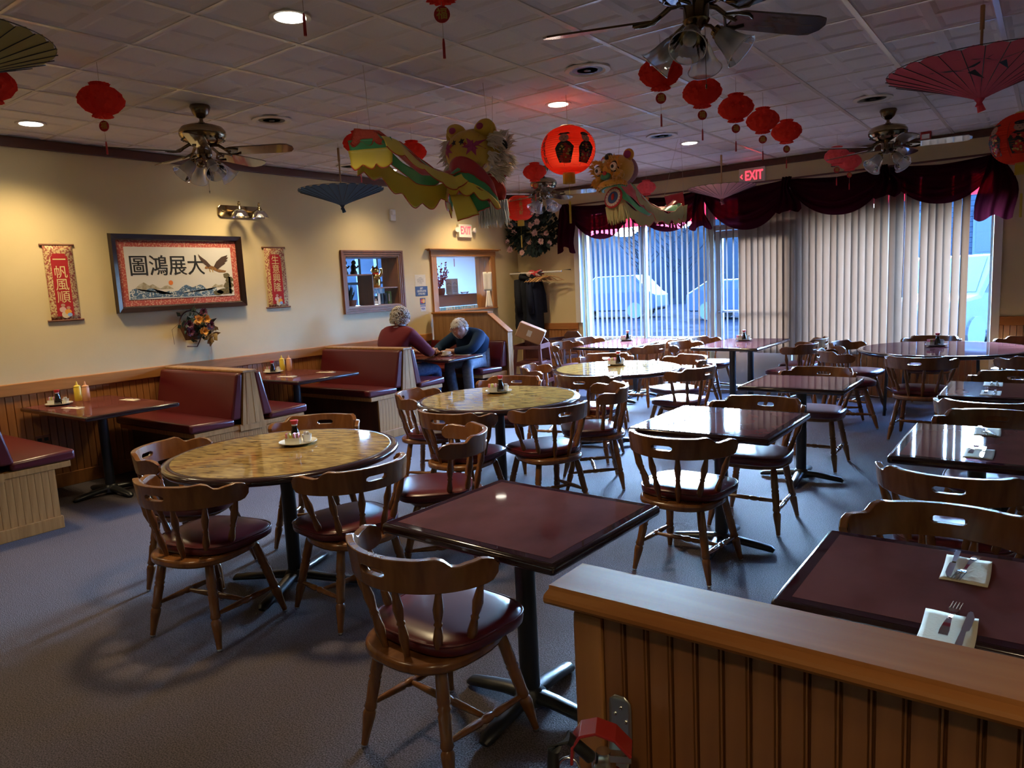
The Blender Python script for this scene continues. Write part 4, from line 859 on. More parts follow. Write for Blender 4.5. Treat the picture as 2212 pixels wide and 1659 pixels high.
# ================================================================ CEILING FANS
def make_fan():
    t = thing('ceiling_fan', 'x', 'ceiling fan')
    MB().lathe([(0, 0), (.065, 0), (.07, -.012), (.05, -.06), (.028, -.082), (.016, -.088)], 20).build('canopy', M['dark_brass'], t, smooth=50)
    MB().lathe([(.013, -.08), (.013, -.135)], 12).lathe([(.022, -.112), (.026, -.135), (.02, -.14)], 12).build('downrod', M['dark_brass'], t, smooth=50)
    MB().lathe([(.02, -.128), (.08, -.132), (.135, -.15), (.155, -.175), (.158, -.195), (.152, -.2), (.156, -.205), (.152, -.215), (.125, -.245), (.09, -.262), (0, -.262)], 32).build('motor_housing', M['brass'], t, smooth=50)
    b = MB()
    for k in range(24):
        a = 2 * pi * k / 24; b.box((.132, 0, -.236), (.03, .012, .004), MX.Rotation(a, 4, 'Z') @ MX.Rotation(0, 4, 'Y'))
    tag(b.build('vent_fins', M['black'], t), kind='stuff')
    MB().lathe([(.055, -.258), (.052, -.27), (.05, -.33), (.054, -.335), (.05, -.345), (.03, -.368), (.012, -.378), (0, -.38)], 24).build('switch_housing', M['dark_brass'], t, smooth=50)
    for k in range(5):
        a = 2 * pi * k / 5; R_ = MX.Rotation(a, 4, 'Z') @ MX.Translation((0, 0, -.318)) @ MX.Rotation(radians(-13), 4, 'X')
        o = [(.175, -.05), (.20, -.06), (.56, -.068), (.605, -.058), (.632, -.02), (.632, .02), (.605, .058), (.56, .068), (.20, .06), (.175, .05)]
        bl_ = MB().prism(o, -.004, .004).build('blade', M['blade'], t, smooth=40); bl_.matrix_local = R_
        b = MB(); b.tube([(.05, 0, .05), (.10, 0, .045), (.15, 0, .012), (.19, 0, -.006)], [.012, .011, .010, .008], 8)
        for s_ in (-1, 1): b.tube([(.14, s_ * .005, .015), (.17, s_ * .045, -.002), (.215, s_ * .05, -.008), (.25, s_ * .028, -.008)], [.007, .007, .006, .005], 6)
        b.build('blade_iron', M['dark_brass'], bl_, smooth=60)
    for k in range(4):
        a = pi / 4 + k * pi / 2; d = V((cos(a), sin(a), 0))
        ar = MB().tube([V((0, 0, -.355)) + d * .02, V((0, 0, -.365)) + d * .055, V((0, 0, -.385)) + d * .075], .007, 8).build('light_arm', M['dark_brass'], t, smooth=60)
        mx = MX.Translation(V((0, 0, -.385)) + d * .075) @ MX.Rotation(a, 4, 'Z') @ MX.Rotation(radians(135), 4, 'Y')
        MB().lathe([(0, -.006), (.022, -.004), (.024, .01), (.029, .012), (.029, .024), (.024, .026)], 14, mx).build('socket', M['brass'], t, smooth=40)
        n = 28; prof = [(.026, .018), (.034, .03), (.040, .055), (.046, .085), (.056, .115), (.070, .14)]
        def sh(u, v):
            i = min(len(prof) - 2, int(v * (len(prof) - 1))); f = v * (len(prof) - 1) - i
            r = prof[i][0] * (1 - f) + prof[i + 1][0] * f; z = prof[i][1] * (1 - f) + prof[i + 1][1] * f
            r *= 1 + .018 * cos(14 * 2 * pi * u) * v; return (r * cos(2 * pi * u), r * sin(2 * pi * u), z)
        s1 = MB().grid(sh, 56, 12, True, mx).tube([tuple(mx @ V((.0705 * cos(q * pi / 16), .0705 * sin(q * pi / 16), .14))) for q in range(32)], .0022, 5, True).build('glass_shade', M['bell_glass'], t, smooth=180)
        MB().lathe([(0, .11), (.016, .106), (.026, .09), (.027, .075), (.02, .05), (.013, .03), (.013, .016)], 14, mx).build('bulb', M['white_plastic'], s1, smooth=60)
    MB().tube([(.02, -.03, -.37), (.022, -.032, -.585)], .0012, 4).lathe([(0, -.585), (.004, -.59), (.003, -.605), (0, -.607)], 8, MX.Translation((.022, -.032, 0))).build('pull_chain', M['dark_brass'], t)
    return t
fan0 = make_fan()
for i, (x, y, ph, l) in enumerate([(-4.87, 3.02, 35, 'brass ceiling fan over the booths above the framed calligraphy'), (-1.20, 2.965, 56, 'brass ceiling fan cut by the top edge of the picture, nearest the camera'),
                                   (-1.22, 7.31, 8, 'brass ceiling fan in front of the valance by the closed blind'), (-4.87, 7.33, 20, 'brass ceiling fan near the floral spray in the far corner')]):
    if i == 0: fan0.location = (x, y, CZ - .0); fan0.rotation_euler = (0, 0, radians(ph)); tag(fan0, l, None, 'brass ceiling fans')
    else: dup(fan0, (x, y, CZ), radians(ph), l, 'brass ceiling fans')
# ================================================================ DOWNLIGHTS, VENTS
def downlight(label, x, y, e=1.0, lit=True):
    t = thing('downlight', label, 'ceiling light', (x, y, CZ), 0, 'recessed ceiling lights')
    MB().lathe([(.075, .03), (.075, -.004), (.10, -.006), (.102, .0), (.1, .006)], 28).build('trim_ring', M['white_plastic'], t, smooth=40)
    MB().lathe([(0, -.002), (.076, -.002), (.076, -.005), (0, -.009)], 28).build('lens', M['lamp_glow'], t)
    l = bpy.data.lights.new('downlight_beam', 'SPOT'); l.energy = LAMP_E * e; l.color = LAMP_C; l.spot_size = radians(128); l.spot_blend = .9; l.shadow_soft_size = .14
    o = bpy.data.objects.new('downlight_beam', l); COL.objects.link(o); o.parent = t; o.location = (0, 0, -.035)
    return t
for x, y, e, l in [(-6.12, 2.42, 1.1, 'lit recessed light by the long wall above the first scroll'), (-6.1, 4.22, 1.0, 'lit recessed light behind the fan over the booths'), (-6.1, 6.05, .6, 'dim recessed light near the blue parasol'),
                (-6.08, 7.75, 1.25, 'lit recessed light near the corner, behind the dragon head'), (-3.06, 2.43, 1.2, 'lit recessed light at the top edge of the picture'), (-3.11, 4.93, 1.3, 'lit recessed light above the big red lantern'), (-3.07, 7.36, .8, 'lit recessed light near the small lion puppet')]:
    downlight(l, x, y, e)
# lamps of the same rows that stand behind the photographer
for x, y, e in [(-6.1, .6, .7), (-3.06, .0, .45), (-.1, -.4, .42), (1.6, .3, .8)]:
    downlight('recessed light out of the picture, %s' % {-6.1: 'over the first booth by the long wall', -3.06: 'over the aisle on the booth side', -.1: 'over the photographer', 1.6: 'over the far end of the partition'}[x], x, y, e)
def vent(label, x, y, r=.15):
    t = thing('ceiling_vent', label, 'air vent', (x, y, CZ), 0, 'round ceiling vents')
    MB().lathe([(r, -.001), (r * .98, -.008), (r * .78, -.012), (r * .70, -.004), (r * .70, .0)], 32).build('flange', M['white_plastic'], t, smooth=40)
    for k, (a, c) in enumerate([(.66, .52), (.48, .36), (.32, .20)]): MB().lathe([(r * a, -.004), (r * c, .008), (r * c - .003, .008), (r * a - .004, -.0045)], 28).build('cone', M['black_metal' if k < 2 else 'steel'], t, smooth=40)
    MB().lathe([(0, -.012), (r * .15, -.008), (r * .16, 0)], 16).lathe([(0, .009), (r * .72, .009)], 24).build('core', M['black'], t)
for x, y, l in [(-4.91, 3.64, 'round ceiling vent beside the fan over the booths'), (-2.48, 4.3, 'round ceiling vent near the glowing red lantern light'), (-3.1, 6.76, 'round ceiling vent beside the recessed light near the small lion puppet'), (-1.24, 6.74, 'round ceiling vent beside the fan by the valance'), (-6.16, 5.52, 'round ceiling vent by the wall above the blue parasol')]: vent(l, x, y)
st = thing('fire_alarm', 'small red fire alarm beacon at the edge of the ceiling above the valance', 'alarm', (-1.12, 8.86, CZ)); MB().bb(-.05, .05, -.04, .04, -.10, 0).build('body', M['red_paint'], st, bevel=.008); MB().bb(-.035, .035, -.05, -.035, -.075, -.03).build('lens', M['white_plastic'], st)
# ================================================================ LANTERNS
def honey(mt):
    t = thing('honeycomb_lantern', 'x', 'lantern')
    prof = [(.03, .096), (.052, .090), (.044, .076), (.08, .060), (.108, .030), (.118, .004), (.113, -.022), (.084, -.056), (.044, -.076), (.054, -.090), (.03, -.096)]
    def f(u, v):
        k = v * (len(prof) - 1); i = min(len(prof) - 2, int(k)); q = k - i; r = prof[i][0] * (1 - q) + prof[i + 1][0] * q; z = prof[i][1] * (1 - q) + prof[i + 1][1] * q
        row = int(round(v * 20)) % 4; r *= 1 + (.06 + .10 * abs(2 * v - 1) ** 3) * cos(13 * 2 * pi * u + (0, pi / 2, pi, pi / 2)[row]); return (r * cos(2 * pi * u), r * sin(2 * pi * u), z - .205)
    MB().grid(f, 78, 20, True).build('paper_body', M[mt], t, smooth=24)
    MB().tube([(0, 0, 0), (.002, 0, -.115)], .0012, 4).build('string', M['rope'], t)
    ch = MB().prism([(.030 * cos(a * pi / 10), .030 * sin(a * pi / 10)) for a in range(20)], -.002, .002, T(0, 0, -.345, radians(36), pi / 2)).build('charm', M['red'], t)
    MB().tube([(0, 0, -.30), (0, 0, -.318)], .001, 4).tube([(0, 0, -.372), (0, 0, -.43)], .001, 4).build('cord', M['rope'], t)
    put_text('fu', 'character', M['gold'], ch, MX(((.809, 0, .588, .0022 * .588), (.588, 0, -.809, -.0022 * .809), (0, 1, 0, -.345), (0, 0, 0, 1))))
    MB().tube([(0, 0, -.43), (0, 0, -.445), (0, 0, -.50)], [.003, .005, .0055], 7).build('tassel', M['red'], t); return t
h1 = honey('honey_red'); h2 = honey('honey_pink'); u1 = u2 = True
for (x, y, k, l) in [(-1.83, 3.99, 1, 'red honeycomb lantern half hidden by the glass shades of the nearest fan'), (-1.83, 4.60, 1, 'red honeycomb lantern second in the diagonal row behind the nearest fan'), (-1.83, 5.21, 1, 'red honeycomb lantern third in the diagonal row, midway to the valance'), (-1.83, 5.80, 1, 'red honeycomb lantern fourth in the diagonal row'), (-1.83, 6.42, 1, 'red honeycomb lantern fifth in the diagonal row, nearest the EXIT sign over the door'),
        (-1.84, 8.22, 2, 'pinkish red honeycomb lantern just before the valance, farther from the brass fan'), (-1.84, 8.80, 2, 'pinkish red honeycomb lantern just before the valance, nearest the brass fan'), (-4.36, 2.10, 1, 'red honeycomb lantern hanging in front of the long wall, by the booth fan'), (-4.40, 1.57, 1, 'red honeycomb lantern sliced by the picture edge near the olive parasol'),
        (-4.38, 4.03, 1, 'red honeycomb lantern beside the dragon tail, over the blue parasol'), (-4.38, 4.62, 1, 'red honeycomb lantern hidden behind the dragon body'), (-4.37, 5.20, 1, 'red honeycomb lantern peeking out behind the dragon head'), (-4.37, 6.42, 1, 'red honeycomb lantern above the far corner fan, beside the big lit lantern'), (-4.24, 8.75, 2, 'pinkish red honeycomb lantern in front of the valance behind the small lion puppet'), (-1.86, 2.17, 1, 'red honeycomb lantern above the picture, only its charm and tassel in view'), (-2.02, 1.66, 1, 'red honeycomb lantern above the picture, only its tassel tip in view')]:
    src = h1 if k == 1 else h2
    if (k == 1 and u1) or (k == 2 and u2):
        src.location = (x, y, CZ - .004); tag(src, l, None, 'red paper honeycomb lanterns')
        if k == 1: u1 = False
        else: u2 = False
    else: dup(src, (x, y, CZ - .004), random.uniform(-.25, .25), l, 'red paper honeycomb lanterns')
def big_lantern(label, x, y, zc, r, rz, figs, gold=False):
    t = thing('paper_lantern', label, 'lantern', (x, y, CZ), rz, 'round printed paper lanterns'); zc -= CZ; hz_ = r * .86
    def f(u, v):
        a = -1.22 + 2.44 * v; rr = r * cos(a) ** .85; k = v * 26; rr *= 1 - .02 * abs(sin(pi * k)); return (rr * cos(2 * pi * u), rr * sin(2 * pi * u), zc + hz_ * sin(a) / sin(1.22) * .93)
    MB().grid(f, 48, 104, True).build('paper_body', M['lantern_red'], t, smooth=60)
    MB().lathe([(r * .26, zc + hz_ * .93), (r * .27, zc + hz_ * 1.0), (r * .24, zc + hz_ * 1.02), (r * .24, zc + hz_ * .94)], 24).build('top_ring', M['gold'], t, smooth=40)
    MB().lathe([(r * .22, zc - hz_ * .92), (r * .22, zc - hz_ * .98), (r * .2, zc - hz_ * .98)], 20).build('bottom_ring', M['gold'], t, smooth=40)
    b = MB()
    for k in range(44):
        a = 2 * pi * k / 44; b.tube([(r * .21 * cos(a), r * .21 * sin(a), zc - hz_ * .97), (r * .215 * cos(a + .02), r * .215 * sin(a + .02), zc - hz_ * .97 - r * .34)], .0026, 4)
    tag(b.build('fringe', M['yellow_thread'], t), kind='stuff')
    MB().tube([(0, 0, 0), (.002, 0, zc + hz_)], .0022, 5).build('cord', M['rope'], t)
    MB().tube([(0, 0, zc - hz_), (0, 0, zc - hz_ - r * .95)], .001, 4).tube([(0, 0, zc - hz_ - r * .95), (0, 0, zc - hz_ - r * .99), (0, 0, zc - hz_ - r * 1.75)], [.006, .008, .008], 8).build('tassel', M['yellow_thread'], t)
    def wrap(th0, z0, off=.0025):
        def w(co):
            th = th0 + co.x / r; s_ = max(-.98, min(.98, (z0 + co.y) / (hz_ * .93))) * sin(1.22); a = math.asin(s_); rr = r * cos(a) ** .85 + off
            return V((rr * cos(th), rr * sin(th), zc + z0 + co.y))
        return w
    def patch(polys, name, mt, th0, z0, off=.0025):
        b = MB(); w = wrap(th0, z0, off)
        for p in polys:
            # refine the outline so it follows the curved paper
            c = V((sum(q[0] for q in p) / len(p), sum(q[1] for q in p) / len(p), 0)); n = len(p)
            vv = [w(c)] + [w(V((q[0], q[1], 0))) for q in p]; b.add(vv, [(0, 1 + k, 1 + (k + 1) % n) for k in range(n)])
        return b.build(name, M[mt], t)
    S = 1.3 * r / .2; circ = lambda cx, cy, rx, ry, n=12: [(cx + rx * cos(2 * pi * k / n), cy + ry * sin(2 * pi * k / n)) for k in range(n)]
    for th, kind in figs:
        if kind == 'text': put_text('lan', 'characters', M['gold' if gold else 'black'], t, None, wrap(th, -.0)); continue
        q = lambda ps: [[(x_ * S * 1.5, y_ * S * 1.05) for x_, y_ in p_] for p_ in ps]
        rr_ = random.Random(int(th * 100))
        body = [(-.022, .02), (-.034, -.005), (-.03, -.045), (-.026, -.075), (.024, -.078), (.03, -.04), (.036, .0), (.02, .025), (0, .035)]
        patch(q([body]), 'robe_print', 'black', th, -.005)
        patch(q([circ(rr_.uniform(-.02, .02), rr_.uniform(-.065, .015), .006, .007, 6) for _ in range(16)]), 'robe_pattern', 'red', th, -.005, .0032); patch(q([circ(rr_.uniform(-.022, .022), rr_.uniform(-.07, .01), .004, .005, 6) for _ in range(10)]), 'robe_pattern', 'gold', th, -.005, .0036)
        patch(q([circ(0, .046, .019, .021)]), 'face_print', 'skin', th, -.005, .0034); patch(q([circ(-.007, .049, .0022, .002, 6), circ(.007, .049, .0022, .002, 6), circ(0, .037, .004, .0016, 6)]), 'face_detail', 'black', th, -.005, .004)
        patch(q([[(-.026, .062), (.026, .066), (.018, .075), (-.016, .073)]] if kind == 'hat' else [circ(0, .066, .020, .010)]), 'hair_print', 'black', th, -.005, .0038)
    for k in range(8):
        b = MB(); a = k * pi / 4 + .35; b.tube([tuple(wrap(a, zz)(V((0, 0, 0)))) for zz in [hz_ * (-.75 + 1.3 * j / 12) for j in range(13)]], .0009, 4); b.build('panel_line', M['black' if not gold else 'red'], t)
    return t
ca = lambda x, y: atan2(-y, -x)
a0 = ca(-2.92, 4.74)
big_lantern('big lit red paper lantern printed with two robed figures, under the recessed light', -2.92, 4.74, 2.462, .202, 0, [(a0 - .02 - .12, 'hat'), (a0 + .72, 'bun'), (a0 - 1.05, 'text')])
a0 = ca(-5.45, 7.65)
big_lantern('round red paper lantern with gold characters in front of the floral spray', -5.45, 7.65, 2.455, .19, 0, [(a0 + .05, 'text'), (a0 - .95, 'text'), (a0 + 1.1, 'bun')], True)
a0 = ca(-.2, 6.17)
big_lantern('round red paper lantern printed with figures, cut by the picture edge near the valance', -.20, 6.17, 2.31, .20, 0, [(a0 - .12, 'bun'), (a0 - 1.05, 'hat')])
# ================================================================ PARASOLS (hung upside down by the handle)
def parasol(label, x, y, z_apex, z_rim, R_, mt, decor=None, tilt=0):
    t = thing('parasol', label, 'parasol', (x, y, CZ), 0, 'paper parasols hung upside down from the ceiling'); za, zr = z_apex - CZ, z_rim - CZ; n = 28
    def f(u, v):
        a = 2 * pi * u; s_ = 1 + .012 * cos(n * a) * v; r = (.012 + (R_ - .012) * v) * s_; return (r * cos(a), r * sin(a), za + (zr - za) * (v ** .92) + .006 * cos(n * a) * v)
    MB().grid(f, n * 4, 8, True).build('paper_canopy', M[mt], t, smooth=180)
    for k in range(n):
        a = 2 * pi * (k + .5) / n
        MB().tube([(.02 * cos(a), .02 * sin(a), za + .008)] + [(R_ * v * cos(a), R_ * v * sin(a), za + (zr - za) * v ** .92 - .0075 * v - .001) for v in (.25, .5, .75, 1.01)], .0022, 4).build('rib', M['black'], t)
    MB().tube([(R_ * 1.0 * cos(2 * pi * k / 56), R_ * 1.0 * sin(2 * pi * k / 56), zr + .003) for k in range(56)], .002, 4, True).build('rim_thread', M['black'], t)
    MB().tube([(0, 0, -.04), (.0, 0, za + .02)], .007, 8).tube([(0, 0, -.04), (0, 0, -.16)], .011, 8).build('handle', M['hanger'], t, smooth=60)
    MB().tube([(0, 0, 0), (0, 0, -.05)], .001, 4).build('string', M['rope'], t)
    MB().lathe([(.0, za - .04), (.02, za - .032), (.012, za - .015), (.03, za + .012), (.02, za + .02)], 10).tube([(0, 0, za - .02), (.012, .006, za - .06)], [.014, .02], 6).build('tied_tip', M[mt], t, smooth=60)
    if decor:
        for (u, v, s_) in decor:
            b = MB(); P = lambda du, dv: tuple(V(f(u + du * s_, v + dv * s_)) + V((0, 0, -.004)))
            for q in ([(-.03, .0), (.0, .03), (.035, .12), (.012, .02)], [(-.012, .01), (-.07, .10), (-.02, .05), (.0, .0)], [(.0, -.02), (.03, -.12), (.012, -.01)]): b.add([P(*c) for c in q], [tuple(range(len(q)))])
            b.build('bird_print', M['black'], t)
    return t
parasol('blue paper parasol hung upside down by the long wall', -5.3, 4.62, 2.30, 2.445, .385, 'parasol_blue')
parasol('dusty pink paper parasol hung upside down below the EXIT sign over the door', -3.03, 8.15, 2.335, 2.465, .37, 'parasol_pink')
au = (atan2(-4.7, .35) / (2 * pi)) % 1
parasol('bright red paper parasol with bird prints hung upside down near the picture corner', -.352, 4.70, 2.345, 2.515, .44, 'parasol_red', [(au - .035, .60, 1.7), (au + .04, .70, 1.3)])
parasol('olive paper parasol with a dark rim cut by the picture corner', -3.62, 1.14, 2.43, 2.585, .40, 'parasol_olive')
# ================================================================ LION DANCE PUPPETS
def fuzz(b, pts, L, r, n, seed, d=(0, 0, -1), spread=.3):
    rr = random.Random(seed)
    for k in range(n):
        p = V(rr.choice(pts)) + V((rr.uniform(-.01, .01), rr.uniform(-.01, .01), rr.uniform(-.008, .008)))
        dv = (V(d) + V((rr.uniform(-1, 1), rr.uniform(-1, 1), rr.uniform(-1, 1))) * spread).normalized() * L * rr.uniform(.7, 1.1)
        b.tube([p, p + dv * .5 + V((0, 0, .1 * L)), p + dv], [r, r * .9, r * .15], 3)
    return b
def lion_head(t, skull, fur, lip, lipmat, beard, back='mauve'):
    MB().ell((0, .03, .06), (.155, .175, .135), 24, 14).build('skull', M[skull], t, smooth=180)
    MB().ell((0, .12, .05), (.148, .12, .135), 20, 12).build('back_of_head', M[back], t, smooth=180)
    MB().ell((0, -.02, .195), (.035, .05, .03), 12, 8, T(0, 0, 0, 0, .25)).build('horn', M['black'], t, smooth=180)
    for s_ in (-1, 1):
        e_ = MB().ell((0, 0, 0), (.05, .025, .055), 14, 8, T(s_ * .135, .05, .165, s_ * .5, 0, s_ * .35)).build('ear', M[skull], t, smooth=180)
        MB().ell((0, 0, 0), (.034, .02, .036), 12, 6, T(s_ * .137, .03, .168, s_ * .5, 0, s_ * .35)).build('inner_ear', M['lion_pink'], e_, smooth=180)
        bw_ = MB(); fuzz(bw_, [(s_ * .085 + .055 * cos(a), -.135 - .012 * sin(a), .085 + .06 * sin(a)) for a in [k * pi / 10 for k in range(-4, 15)]], .05, .006, 120, 3, (s_ * .5, -.5, .5), .5); bw_.build('brow_fur', M[fur], t, smooth=60)
        ey = MB().ell((s_ * .088, -.125, .075), (.052, .03, .052), 18, 10).build('eye_rim', M['black'], t, smooth=180)
        MB().ell((s_ * .088, -.142, .077), (.038, .025, .038), 16, 8).build('eyeball', M['lion_white'], ey, smooth=180); MB().ell((s_ * .088, -.160, .079), (.018, .012, .018), 12, 6).build('pupil', M['black'], ey, smooth=180)
        ck = MB(); fuzz(ck, [(s_ * (.10 + .04 * cos(a)), -.13 + .03 * sin(a), -.0 + .03 * sin(a)) for a in [k * pi / 6 for k in range(12)]], .06, .007, 90, 9, (s_ * .4, -.5, -.5), .4); ck.ell((s_ * .10, -.105, .0), (.055, .05, .045), 12, 8); ck.build('cheek_fur', M[fur], t, smooth=60)
    MB().ell((0, -.16, .145), (.02, .01, .018), 12, 6).build('forehead_mirror', M['chrome'], t, smooth=180)
    MB().ell((0, -.165, .01), (.055, .035, .032), 14, 8).build('nose', M['lion_green'], t, smooth=180); MB().ell((.012, -.19, .035), (.022, .018, .02), 10, 6).build('nose_tip', M['lion_red'], t, smooth=180)
    arc = [(.15 * sin(a), -.17 + .10 * (1 - cos(a)), -.052 - .028 * (1 - cos(a))) for a in [radians(-85 + 17 * k) for k in range(11)]]
    lb = MB().tube(arc, [.012, .02, .022, .024, .026, .027, .026, .024, .022, .02, .012], 10); fuzz(lb, arc, .035, .006, 130, 5, (0, -.3, -.6), .6); lb.build('lip_fur', M[lip], t, smooth=60)
    MB().tube([(p[0] * .85, p[1] + .02, p[2] - .03) for p in arc], .014, 8, flat=.6).build('mouth_band', M[lipmat], t, smooth=60)
    J = T(0, -.10, -.185, 0, radians(68)); dd = lambda r0, r1, z, nm_, mt, par: MB().lathe([(r0, z - .004), (r1, z - .004), (r1, z + .004), (r0, z + .004)] if r0 else [(0, z - .004), (r1, z - .004), (r1, z + .004), (0, z + .004)], 28, J).build(nm_, M[mt], par, smooth=30)
    jw = MB().lathe([(0, -.03), (.07, -.02), (.098, .0), (.098, .01), (.086, .012), (0, .008)], 28, J).build('jaw', M['lion_red'], t, smooth=40)
    for k in range(18):
        a = 2 * pi * k / 18; MB().bb(.058, .082, -.0105, .0105, .009, .014, J @ MX.Rotation(a, 4, 'Z')).build('tooth', M['lion_white'], jw)
    MB().lathe([(0, .009), (.055, .009), (.055, .013), (0, .013)], 24, J).build('mouth_lining', M['lion_blue'], jw)
    MB().ell((0, .005, .016), (.018, .034, .008), 12, 6, J).build('tongue', M['lion_red'], jw, smooth=180)
    bd = MB(); fuzz(bd, [(.08 * c_, -.09 + .03 * s2, -.255) for c_, s2 in [(cos(k), sin(k * 1.7)) for k in range(30)]], .15, .008, 190, 8, (0, 0, -1), .16); tag(bd.build('beard', M[beard], t, smooth=60), kind='stuff')
def lion_cloth(name, pts, wide, mt, parent, w0, w1, edge, seed, inner=None):
    """a strip of the draped body between lateral angles w0..w1 (0 = spine), with a scalloped lower edge"""
    P = [V(p) for p in pts]
    def at2(s_):
        k = s_ * (len(P) - 1); i = min(len(P) - 2, int(k)); q = k - i; q2 = q * q * (3 - 2 * q); return P[i].lerp(P[i + 1], q2 * .5 + q * .5)
    def f(u, v):
        c = at2(u); d = (at2(min(1, u + .03)) - at2(max(0, u - .03))).normalized(); lat = V((d.y, -d.x, 0)).normalized()
        w = w0 + (w1 - w0) * v; sc_ = edge * v * (.5 + .5 * abs(sin(u * 19 + seed))) * (1 if w1 > 0 else 1); a = abs(w)
        return tuple(c + lat * (wide * sin(min(a, 1.5)) * (1 if w > 0 else -1)) + V((0, 0, -wide * .95 * (1 - cos(min(a, 1.55))) - sc_ + .012 * sin(u * 14 + w * 5 + seed))))
    o = MB().grid(f, 44, 10).build(name, M[mt], parent, smooth=180, solid=.003)
    ed = [f(k / 60, 1) for k in range(61)]
    MB().tube(ed, .0035, 5).build('edge_trim', M['sequin'], o); return o
# large yellow puppet seen from behind, tail towards the camera
L1 = thing('lion_puppet', 'large yellow, green and red lion dance puppet with furry head turned away', 'puppet', (-3.27, 4.13, 2.37))
L1.rotation_euler = (radians(-8), 0, radians(186)); L1.scale = (1.12, 1.12, 1.12)
bpy.context.view_layer.update(); W1 = L1.matrix_local.copy()
lion_head(L1, 'lion_yellow', 'fur', 'fur', 'lion_red', 'fur_blue', 'lion_yellow')
for s_ in (-1, 1):
    b = MB(); fuzz(b, [(s_ * .14, .06 + .06 * sin(k), .02 + .12 * cos(k)) for k in range(20)], .085, .008, 170, 4 + s_, (s_ * .8, .1, -.4), .4); tag(b.build('ruff', M['fur'], L1, smooth=60), kind='stuff')
    e_ = MB().ell((0, 0, 0), (.068, .05, .05), 16, 10, T(s_ * .10, .07, .185, 0, 0, -s_ * .35)).build('brow', M['lion_yellow'], L1, smooth=180)
    def star(c, r_, n_, name, mt, s_=s_):
        # painted flame laid on the back of the head
        b = MB(); ou = []
        for k in range(2 * n_):
            rr_ = r_ if k % 2 == 0 else r_ * .45; a = pi * k / n_; x_, z_ = c[0] + rr_ * cos(a), c[1] + rr_ * sin(a); ou.append((x_, .12 + .1225 * sqrt(max(.02, 1 - (x_ / .1505) ** 2 - ((z_ - .05) / .1375) ** 2)), z_))
        x_, z_ = c; b.add([(x_, .12 + .124 * sqrt(max(.02, 1 - (x_ / .1505) ** 2 - ((z_ - .05) / .1375) ** 2)), z_)] + ou, [(0, 1 + k, 1 + (k + 1) % (2 * n_)) for k in range(2 * n_)]); return b.build(name, M[mt], L1)
    star((s_ * .092, .085), .062, 7, 'flame_print', 'lion_pink'); star((s_ * .028, .115), .022, 5, 'scroll_print', 'black'); star((s_ * .05, .10), .016, 4, 'scroll_print', 'lion_red')
    MB().ell((s_ * .10, .115, .195), (.026, .012, .02), 10, 6).build('star_print', M['lion_pink'], e_, smooth=180)
# layered cape hanging in arches from the back of the head: red, green, yellow
EDG = [(.150, .236, .035, .20), (.166, .262, -.055, .19), (.174, .282, -.105, .18), (.185, .300, -.16, .15)]
for k, (nm_, mt) in enumerate([('cape_band', 'satin_red'), ('cape_band', 'satin_green'), ('cape_band', 'satin_yellow')]):
    def cf_(u, v, k=k):
        a = radians(-84 + 168 * u); e0, e1 = EDG[k], EDG[k + 1]; X_, yb, zp, dr = [e0[i] * (1 - v) + e1[i] * v for i in range(4)]
        sc_ = (.0, .014, .03)[k] * v * abs(sin(u * 20)); return (X_ * sin(a), .10 + (yb - .10) * cos(a) + .006 * sin(u * 33) * v, zp - dr * (1 - cos(a)) - sc_)
    o = MB().grid(cf_, 60, 6).build(nm_, M[mt], L1, smooth=180, solid=.003); MB().tube([cf_(q / 80, 1) for q in range(81)], .003, 5).build('edge_trim', M['sequin'], o)
inv = lambda Mx, ps: [tuple(Mx.inverted() @ V(p)) for p in ps]
def wcloth(o, Mx): o.data.transform(Mx.inverted()); [c.data.transform(Mx.inverted()) for c in o.children]
pts1 = [(-3.39, 3.22, 2.46), (-3.38, 3.36, 2.44), (-3.37, 3.52, 2.35), (-3.355, 3.68, 2.285), (-3.33, 3.82, 2.27), (-3.29, 3.95, 2.34), (-3.25, 4.06, 2.45)]
for nm_, mt, w0, w1, ed_, sd in [('spine_band', 'satin_red', -.45, .45, 0, 0), ('green_band', 'satin_green', .45, .72, .0, 1), ('green_band', 'satin_green', -.45, -.98, .0, 2), ('yellow_band', 'satin_yellow', .72, 1.12, .04, 3), ('yellow_band', 'satin_yellow', -.98, -1.5, .09, 5)]:
    wcloth(lion_cloth(nm_, pts1, .155, mt, L1, w0, w1, ed_, sd), W1)
def panel(name, quad, mt, parent, Mx, n=8, wav=.012, drop=.03):
    a, b_, c, d = [V(q) for q in quad]
    f = lambda u, v: tuple(a.lerp(b_, u).lerp(d.lerp(c, u), v) + V((0, 0, -drop * v * abs(sin(u * 9.4)))) + V((.5, .5, 0)) * wav * sin(u * 12 + v * 2))
    o = MB().grid(f, n * 2, n).build(name, M[mt], parent, smooth=180, solid=.003); MB().tube([f(k / 40, 1) for k in range(41)], .0035, 5).build('edge_trim', M['sequin'], o); wcloth(o, Mx)
T0 = V((-3.40, 3.19, 2.47)); lt = V((.80, .59, 0)) * .15
panel('tail_cap', [T0 - lt * .45 + V((0, 0, .02)), T0 + lt * .6, T0 + lt * .9 + V((0, 0, -.05)), T0 - lt * .75 + V((0, 0, -.06))], 'sequin', L1, W1)
panel('tail_green', [T0 - lt * .75 + V((.0, 0, -.05)), T0 + lt * 1.05 + V((0, 0, -.04)), T0 + lt * 1.1 + V((0, 0, -.12)), T0 - lt * .75 + V((0, 0, -.13))], 'satin_green', L1, W1)
